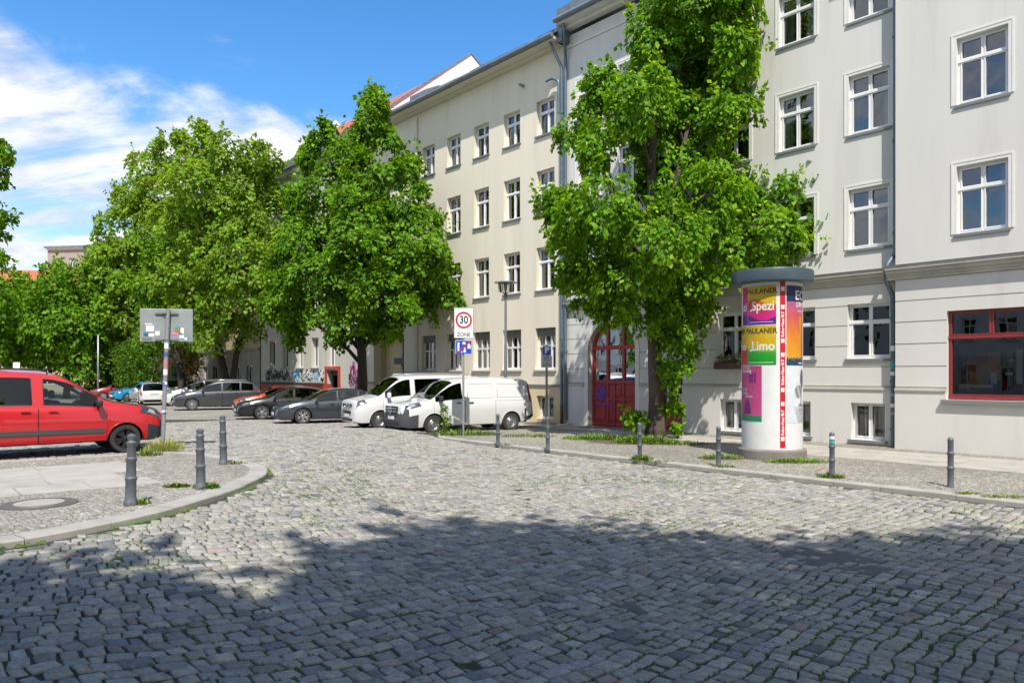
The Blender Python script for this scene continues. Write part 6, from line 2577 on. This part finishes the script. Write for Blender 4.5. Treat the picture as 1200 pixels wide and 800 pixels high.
def f_red(u, v):
    for a in (.055, .265, .345, .555, .635, .835, .945):
        if abs(v - a) < .014 and .18 < u < .82:
            return (.75, .74, .72)
    return (.58, .012, .02)


def th(px):
    """angle on the drum that is seen in photo column px"""
    return math.asin(max(-.999, min(.999, (px - 904.5) / 34.4)))


def zc(py):
    return H + (438 - py) / F * (AC.y - .55) - .12


poster(th(878.5), th(909.2), zc(380), zc(334.5), f_spezi, [('PAULANER', .168, .47, .855, (.05, .02, .005), .003, 0, .92), ('Spezi', .30, .56, .47, WHT, .005, 0, .85), ('.', .3, .14, .45, WHT, .005, 0, 1)])
poster(th(878.5), th(909.2), zc(427.5), zc(381), f_limo, [('PAULANER', .168, .47, .855, (.05, .02, .005), .003, 0, .92), ('Limo', .30, .56, .47, WHT, .005, 0, .9), ('.', .3, .14, .45, WHT, .01, 0, 1)])
poster(th(872.3), th(878.1), zc(380), zc(334.5), lambda u, v: PUR if v < .25 else (RED_ if v > .8 else MAG), [('ezi', .28, .3, .47, WHT, .005, 0, .9)], nu=16, nv=24)
poster(th(870.9), th(878.1), zc(427.5), zc(381), lambda u, v: (.5, .03, .03) if v < .42 else YEL, [('NER', .16, .3, .855, (.05, .02, .005), .002, 0, .9), ('imo', .26, .3, .47, WHT, .005, 0, .9)], nu=16, nv=24)
poster(-2.1, th(871.0) - .02, zc(427.5), zc(334.5), lambda u, v: YEL if (v > .5 or v < .3) else (.02, .12, .4), nu=16, nv=16)
poster(th(913.3), th(919.0), zc(524), zc(328.5), f_red, [('Kultur-Haus BLT', .085, .5, .15, WHT, .003, 1, 1), ('Kultur-Haus BLT', .085, .5, .45, WHT, .003, 1, 1), ('Kultur-Haus BLT', .085, .5, .735, WHT, .003, 1, 1)], nu=12, nv=120)
poster(th(920.2), th(920.2) + .86, zc(428), zc(335), f_sunset, [('EO', .30, .72, .875, WHT, .004, 0, 1), ('LITHOS', .15, .77, .76, WHT, .004, 0, .8), ('PARTY', .09, .74, .68, (.7, .5, .6), .003, 0, .9), ('www', .07, .72, .03, WHT, .003, 0, 1)], nu=60, nv=70)
poster(th(871.1), th(893.6), zc(494), zc(428.5), f_pink, [('SWING', .085, .36, .965, (.62, .5, .55), .003, 0, 1), ('Dancing', .12, .36, .91, (.66, .6, .64), .004, 0, .9), ('Swing', .09, .26, .58, (.62, .5, .55), .003, 0, 1), ('tanzen', .09, .30, .51, (.62, .5, .55), .003, 0, 1), ('lernen', .09, .5, .45, (.62, .5, .55), .003, 0, 1)])
poster(th(920.5), th(920.5) + .95, zc(495), zc(429), f_grey, [('Musik', .10, .72, .31, (.2, .2, .22), .002, 0, 1), ('im Park', .07, .72, .23, (.25, .25, .27), .002, 0, 1), ('am See', .05, .72, .17, (.3, .3, .3), .001, 0, 1)])
poster(1.75, 2.9, 1.0, 3.4, lambda u, v: lerp3((.1, .2, .5), (.6, .6, .65), v), nu=16, nv=16)


# --- signs on posts
def text_on(mb, s, size, x, z, y, mi, bold=0.0, sx=1.0):
    V_, F_ = text_mesh(s, size, bold)
    mb.add([(x + a * sx, y, z + b_) for a, b_ in V_], F_, mi)


def disc(mb, x, z, r, y, mi, n=40, r0=None):
    if r0 is None:
        mb.add([(x + r * math.cos(2 * math.pi * k / n), y, z + r * math.sin(2 * math.pi * k / n)) for k in range(n)], [tuple(range(n))], mi)
    else:
        vs = []
        for k in range(n):
            t = 2 * math.pi * k / n
            vs += [(x + r0 * math.cos(t), y, z + r0 * math.sin(t)), (x + r * math.cos(t), y, z + r * math.sin(t))]
        mb.add(vs, [(2 * k, 2 * k + 1, 2 * ((k + 1) % n) + 1, 2 * ((k + 1) % n)) for k in range(n)], mi)


c = ground(543, 511, .12)
zs = empty('zone_sign', (c.x, c.y, .12), R(14))
tag(zs, 'white thirty zone sign over a crossed out blue sign on a steel pole', 'road sign')
Yz = c.y
zz = lambda py: H + (CY - py) / F * Yz - .12
mb = MB()
mb.tube([(0, 0, -.02), (0, 0, zz(359.5))], .032, 12)
mb.lathe([(.034, 0), (.034, .02), (.001, .025)], 12, 0, Matrix.Translation((0, 0, zz(359.5) - .01)), closed=False)
mb.build('pole', M['steel'], zs, smooth=40)
wz, hz0, hz1 = .62, zz(396.5), zz(361)
mb = MB()
mb.rbox((0, -.055, (hz0 + hz1) / 2), (wz, .022, hz1 - hz0), .01, 1)
mb.rbox((0, -.0675, (hz0 + hz1) / 2), (wz - .03, .006, hz1 - hz0 - .03), .002, 0)
zc_ = hz0 + (hz1 - hz0) * .60
y0 = -.0720
disc(mb, 0, zc_, .268, y0, 2, r0=.205)
text_on(mb, '30', .34, 0, zc_, y0 - .001, 3, .008, .82)
text_on(mb, 'ZONE', .165, 0, hz0 + .115, y0 - .001, 3, .003, .95)
mb.build('sign_panel', [M['white'], M['signgrey'], M['signred'], M['black']], zs)
mb = MB()
b0, b1 = zz(414.5), zz(398.5)
wb = .52
cz = (b0 + b1) / 2
mb.rbox((0, -.055, cz), (wb, .02, b1 - b0), .008, 2)
mb.rbox((0, -.0665, cz), (wb - .02, .004, b1 - b0 - .02), .001, 0)
yy = -.0700
hh = b1 - b0
# play street pictogram: grown-up, child, car, house and a red bar across
disc(mb, -.17, cz + hh * .26, .035, yy, 2)
mb.add([(-.20, yy, cz + hh * .16), (-.14, yy, cz + hh * .16), (-.145, yy, cz - hh * .30), (-.195, yy, cz - hh * .30)], [(0, 3, 2, 1)], 2)
disc(mb, .03, cz - hh * .10, .026, yy, 2)
mb.add([(.00, yy, cz - hh * .17), (.06, yy, cz - hh * .17), (.075, yy, cz - hh * .40), (-.01, yy, cz - hh * .40)], [(0, 3, 2, 1)], 2)
mb.add([(-.05, yy, cz + hh * .18), (.06, yy, cz + hh * .18), (.05, yy, cz + hh * .36), (-.03, yy, cz + hh * .36)], [(0, 1, 2, 3)], 2)
disc(mb, -.02, cz + hh * .17, .018, yy - .001, 0)
disc(mb, .04, cz + hh * .17, .018, yy - .001, 0)
mb.add([(.12, yy, cz - hh * .12), (.22, yy, cz - hh * .12), (.22, yy, cz + hh * .1), (.17, yy, cz + hh * .28), (.12, yy, cz + hh * .1)], [(0, 1, 2, 3, 4)], 2)
disc(mb, -.07, cz - hh * .36, .022, yy, 2)
d = .03
mb.add([(-wb / 2 + .015, yy - .003, cz - hh / 2 + .02), (-wb / 2 + .075, yy - .003, cz - hh / 2 + .02), (wb / 2 - .015, yy - .003, cz + hh / 2 - .015), (wb / 2 - .075, yy - .003, cz + hh / 2 - .015)], [(0, 1, 2, 3)], 1)
mb.build('sign_panel', [M['signblue'], M['signred'], M['white']], zs)

# parking sign
c = ground(640.5, 506, .12)
ps = empty('parking_sign', (c.x, c.y, .12), R(8))
tag(ps, 'slim dark post with small blue parking sign and grey text plate', 'road sign')
zz = lambda py: H + (CY - py) / F * c.y - .12
mb = MB()
mb.tube([(0, 0, -.02), (0, 0, zz(404))], .04, 12)
mb.build('pole', M['polegrey'], ps, smooth=40)
mb = MB()
mb.rbox((0, -.05, (zz(416) + zz(405)) / 2), (.28, .018, .31), .008, 0)
text_on(mb, 'P', .30, 0, (zz(416) + zz(405)) / 2, -.0605, 1, .012)
mb.build('sign_panel', [M['signblue'], M['white']], ps)
mb = MB()
zt, zb_ = zz(417), zz(430.5)
mb.rbox((0, -.05, (zt + zb_) / 2), (.36, .018, zt - zb_), .008, 0)
for k, t in enumerate(('Mo-Fr', '9-20 h', 'mit', 'Parkschein')):
    text_on(mb, t, .085, 0, zt - .05 - k * .088, -.0605, 1, .001, .9)
mb.build('text_plate', [mat('plate_grey', (.40, .43, .45), .4), M['black']], ps)

# back of a sign board on the left pavement
c = ground(191.5, 523.5, .42)
bs = empty('sign_board', (c.x, c.y, .42), R(12))
tag(bs, 'back of a grey stickered sign board on a steel pole by the red van', 'road sign')
zz = lambda py: H + (CY - py) / F * c.y - .42
mb = MB()
ht = zz(362)
mb.tube([(-.02, 0, -.02), (.04, 0, ht * .5), (.10, 0, ht)], .048, 14)
pole = mb.build('pole', M['steel'], bs, smooth=40)
mb = MB()
rr = random.Random(2)
mb = MB()
SM = [M['white'], M['white'], mat('sticker_blue', (.05, .12, .3), .4), mat('sticker_pinkish', (.5, .2, .25), .4)]
for k in range(11):
    mb = MB()
    z0 = ht * rr.uniform(.22, .74)
    x_ = -.02 + .12 * z0 / ht
    mb.tube([(x_, 0, z0), (x_ + .003, 0, z0 + rr.uniform(.05, .12))], .0495, 14, 0, cap=False)
    mb.build('sticker', SM[k % 4], pole, smooth=True)
mb = MB()
pz0, pz1 = zz(400), zz(361.5)
mb.rbox((.05, .075, (pz0 + pz1) / 2), (1.14, .02, pz1 - pz0), .008, 0)
bd = mb.build('board', M['signgrey'], bs)
mb = MB()
for z in (pz0 + .04, pz1 - .11):
    mb.box((.06, .045, z), (.50, .03, .035))
    mb.tube([(-.02, .03, z), (.07, -.06, z), (.16, .03, z)], .012, 6)
mb.build('bracket', M['polegrey'], bs)
mb = MB()
for (x, z, w, h_, mi) in ((-.33, .30, .17, .13, 0), (-.42, .16, .1, .08, 3), (-.30, .15, .12, .07, 0), (-.17, .19, .09, .1, 0), (-.4, .06, .2, .05, 4), (.26, .27, .12, .1, 1), (.26, .33, .11, .05, 2), (.20, .2, .1, .08, 5), (.36, .25, .07, .14, 0), (.35, .12, .1, .07, 0), (.44, .07, .06, .05, 0), (.33, .18, .08, .05, 3), (.5, .1, .05, .06, 2), (-.36, .40, .16, .025, 0)):
    mb = MB()
    mb.box((x + .03, .062, pz0 + z), (w, .004, h_))
    mb.build('sticker', [M['white'], mat('sticker_brown', (.3, .2, .06), .4), MATS['sticker_teal'], MATS['sticker_blue'], M['polegrey'], mat('sticker_pink', (.65, .2, .32), .4)][mi], bd)

# street lamp with disc head
Dl = 18.9
c = fpt(fac(592.5, Dl), Dl, .12)
lm = empty('street_lamp', c)
tag(lm, 'slim grey street lamp with flat disc head and glass lantern behind the nearest white van', 'street lamp')
zt = H + (CY - 331) / F * c.y - .12
mb = MB()
mb.tube([(0, 0, -.02), (0, 0, .9), (0, 0, zt * .55), (0, 0, zt * .57), (0, 0, zt - .55)], [.075, .07, .06, .05, .045], 12)
mb.build('pole', M['polegrey'], lm, smooth=40)
mb = MB()
mb.lathe([(.06, zt - .56), (.08, zt - .45), (.10, zt - .44), (.10, zt - .41), (.03, zt - .39)], 20)
mb.build('collar', M['polegrey'], lm, smooth=30)
mb = MB()
mb.lathe([(.001, zt - .03), (.36, zt - .03), (.45, zt - .015), (.45, zt + .01), (.2, zt + .05), (.001, zt + .06)], 32, closed=False)
for k in range(4):
    a = k * math.pi / 2 + .4
    mb.tube([(.09 * math.cos(a), .09 * math.sin(a), zt - .42), (.30 * math.cos(a), .30 * math.sin(a), zt - .36), (.31 * math.cos(a), .31 * math.sin(a), zt - .02)], .010, 6)
mb.build('lamp_cap', M['signgrey'], lm, smooth=30)
mb = MB()
mb.lathe([(.11, zt - .40), (.24, zt - .37), (.28, zt - .04)], 28, closed=False)
mb.build('lantern_glass', glass_mat('lantern_glass', (.75, .74, .7), 1.5), lm, smooth=30)
mb = MB()
mb.lathe([(.02, zt - .40), (.05, zt - .3), (.07, zt - .1), (.07, zt - .03)], 14)
mb.build('bulb_holder', M['signgrey'], lm, smooth=30)

# thin post beside the far trees
c = at(115, 440, 58)
mb = MB()
mb.tube([(0, 0, 0), (0, 0, 5.2)], [.08, .06], 8)
o = mb.build('lamp_post', M['steel'], None, smooth=True)
o.location = (c.x, c.y, 0)
tag(o, 'plain pale grey post beside the dark off-roader under the trees', 'post')
c = at(20, 430, 54)
o = MB()
o.tube([(0, 0, 0), (0, 0, 3.0)], .04, 8)
o.box((0, -.06, 2.7), (.5, .02, .5), 1)
o = o.build('road_sign', [M['steel'], M['white']], None)
o.location = (c.x, c.y, 0)
tag(o, 'small white road sign on a thin post far over the red van roof', 'road sign')

# ------------------------------------------------------------------ sky, sun, camera
SUN = Vector((.08, -.664, 1.0)).normalized()
w = bpy.data.worlds.new('World')
sc.world = w
w.use_nodes = True
nt = w.node_tree
bg = nt.nodes['Background']
bg.inputs['Strength'].default_value = .15
sky = nt.nodes.new('ShaderNodeTexSky')
sky.sky_type = 'NISHITA'
sky.sun_disc = False
sky.sun_elevation = math.asin(SUN.z)
sky.sun_rotation = math.atan2(SUN.x, SUN.y)
sky.air_density = 1.0
sky.dust_density = .25
sky.ozone_density = 3.0
sky.altitude = 200
hs = nt.nodes.new('ShaderNodeHueSaturation')
hs.inputs['Saturation'].default_value = 1.28
hs.inputs['Value'].default_value = .88
nt.links.new(sky.outputs[0], hs.inputs['Color'])
tc = nt.nodes.new('ShaderNodeTexCoord')
d1 = Vector((-.698, 1, .500)).normalized()
d2 = Vector((-.2326, 1, .362)).normalized()
Nn = d2.cross(d1).normalized()
if Nn.z > 0:
    Nn = -Nn


def vmath(op, a, b=None):
    n = nt.nodes.new('ShaderNodeVectorMath')
    n.operation = op
    nt.links.new(a, n.inputs[0])
    if b is not None:
        if isinstance(b, (tuple, Vector)):
            n.inputs[1].default_value = b
        else:
            nt.links.new(b, n.inputs[1])
    return n


def fmath(op, a, b=None, c=None):
    n = nt.nodes.new('ShaderNodeMath')
    n.operation = op
    for i, q in enumerate((a, b, c)):
        if q is None:
            continue
        if isinstance(q, (int, float)):
            n.inputs[i].default_value = q
        else:
            nt.links.new(q, n.inputs[i])
    return n.outputs[0]


def smooth_range(x, a, b, lo=0.0, hi=1.0):
    n = nt.nodes.new('ShaderNodeMapRange')
    n.interpolation_type = 'SMOOTHSTEP'
    nt.links.new(x, n.inputs[0])
    for i, q in zip((1, 2, 3, 4), (a, b, lo, hi)):
        n.inputs[i].default_value = q
    return n.outputs[0]


D_ = tc.outputs['Generated']
sep = nt.nodes.new('ShaderNodeSeparateXYZ')
nt.links.new(D_, sep.inputs[0])
zden = fmath('ADD', fmath('MAXIMUM', sep.outputs[2], 0.0), .28)
pl = vmath('DIVIDE', D_, None)
cmb = nt.nodes.new('ShaderNodeCombineXYZ')
for i in range(3):
    nt.links.new(zden, cmb.inputs[i])
nt.links.new(cmb.outputs[0], pl.inputs[1])
n1 = nd(nt, 'ShaderNodeTexNoise', Scale=3.2, Detail=9.0, Roughness=.56, Distortion=.25)
nt.links.new(pl.outputs[0], n1.inputs['Vector'])
n2 = nd(nt, 'ShaderNodeTexNoise', Scale=1.5, Detail=5.0, Roughness=.5)
nt.links.new(pl.outputs[0], n2.inputs['Vector'])
n3 = nd(nt, 'ShaderNodeTexNoise', Scale=6.5, Detail=6.0, Roughness=.6)
nt.links.new(pl.outputs[0], n3.inputs['Vector'])
dot = vmath('DOT_PRODUCT', D_, tuple(Nn)).outputs['Value']
bank = fmath('ADD', dot, fmath('MULTIPLY', fmath('SUBTRACT', n1.outputs[0], .5), .42))
bank = smooth_range(bank, -.02, .07)
# the bank thins out to the right
azr = fmath('DIVIDE', sep.outputs[0], fmath('MAXIMUM', sep.outputs[1], .05))
side_ = smooth_range(fmath('ADD', azr, fmath('MULTIPLY', fmath('SUBTRACT', n1.outputs[0], .5), .35)), -.27, -.17, 1.0, 0.0)
front_ = smooth_range(sep.outputs[1], -.1, .1)
bank = fmath('MULTIPLY', bank, fmath('MULTIPLY', side_, front_))
rot = nt.nodes.new('ShaderNodeMapping')
rot.inputs['Rotation'].default_value = (0, 0, R(-28))
rot.inputs['Scale'].default_value = (1.1, 4.2, 1)
nt.links.new(pl.outputs[0], rot.inputs[0])
n4 = nd(nt, 'ShaderNodeTexNoise', Scale=1.7, Detail=8.0, Roughness=.58, Distortion=.3)
nt.links.new(rot.outputs[0], n4.inputs['Vector'])
holes = smooth_range(n4.outputs[0], .34, .56, .30, 1.0)
bank = fmath('MULTIPLY', bank, holes)
wisp = fmath('MULTIPLY', smooth_range(n1.outputs[0], .60, .80), .45)
back = fmath('MULTIPLY', fmath('MULTIPLY', smooth_range(n2.outputs[0], .36, .50), smooth_range(sep.outputs[1], .05, -.15)), .9)  # unseen white cloud behind the camera, widened to make the shade less blue
cov = fmath('MAXIMUM', fmath('MAXIMUM', bank, wisp), back)
shade = smooth_range(fmath('ADD', fmath('MULTIPLY', n3.outputs[0], .5), fmath('MULTIPLY', n4.outputs[0], .5)), .38, .58)
cc = nt.nodes.new('ShaderNodeMix')
cc.data_type = 'RGBA'
nt.links.new(shade, cc.inputs[0])
cc.inputs[6].default_value = (2.5, 2.8, 3.4, 1)
cc.inputs[7].default_value = (3.9, 3.95, 4.05, 1)
mx = nt.nodes.new('ShaderNodeMix')
mx.data_type = 'RGBA'
nt.links.new(cov, mx.inputs[0])
nt.links.new(hs.outputs[0], mx.inputs[6])
nt.links.new(cc.outputs[2], mx.inputs[7])
nt.links.new(mx.outputs[2], bg.inputs[0])

sl = bpy.data.lights.new('sun', 'SUN')
sl.energy = 3.6
sl.angle = R(.5)
sl.color = (1.0, .955, .88)
so = bpy.data.objects.new('sun', sl)
COL.objects.link(so)
so.rotation_euler = SUN.to_track_quat('Z', 'Y').to_euler()
so.location = (0, -10, 40)

cam = bpy.data.cameras.new('camera')
cam.sensor_width = 36
cam.lens = F / 1200 * 36
cam.shift_y = 38 / 1200
cam.clip_end = 3000
cam.clip_start = .1
co = bpy.data.objects.new('camera', cam)
COL.objects.link(co)
co.location = (0, 0, H)
co.rotation_euler = (R(90), 0, 0)
sc.camera = co
vs_ = sc.view_settings
vs_.view_transform = 'Standard'
vs_.look = 'None'
vs_.exposure = 0.85
vs_.gamma = 1.0
sc.cycles.use_denoising = True
sc.cycles.max_bounces = 8
sc.cycles.transparent_max_bounces = 12
sc.cycles.caustics_reflective = False
sc.cycles.caustics_refractive = False
sc.render.film_transparent = False
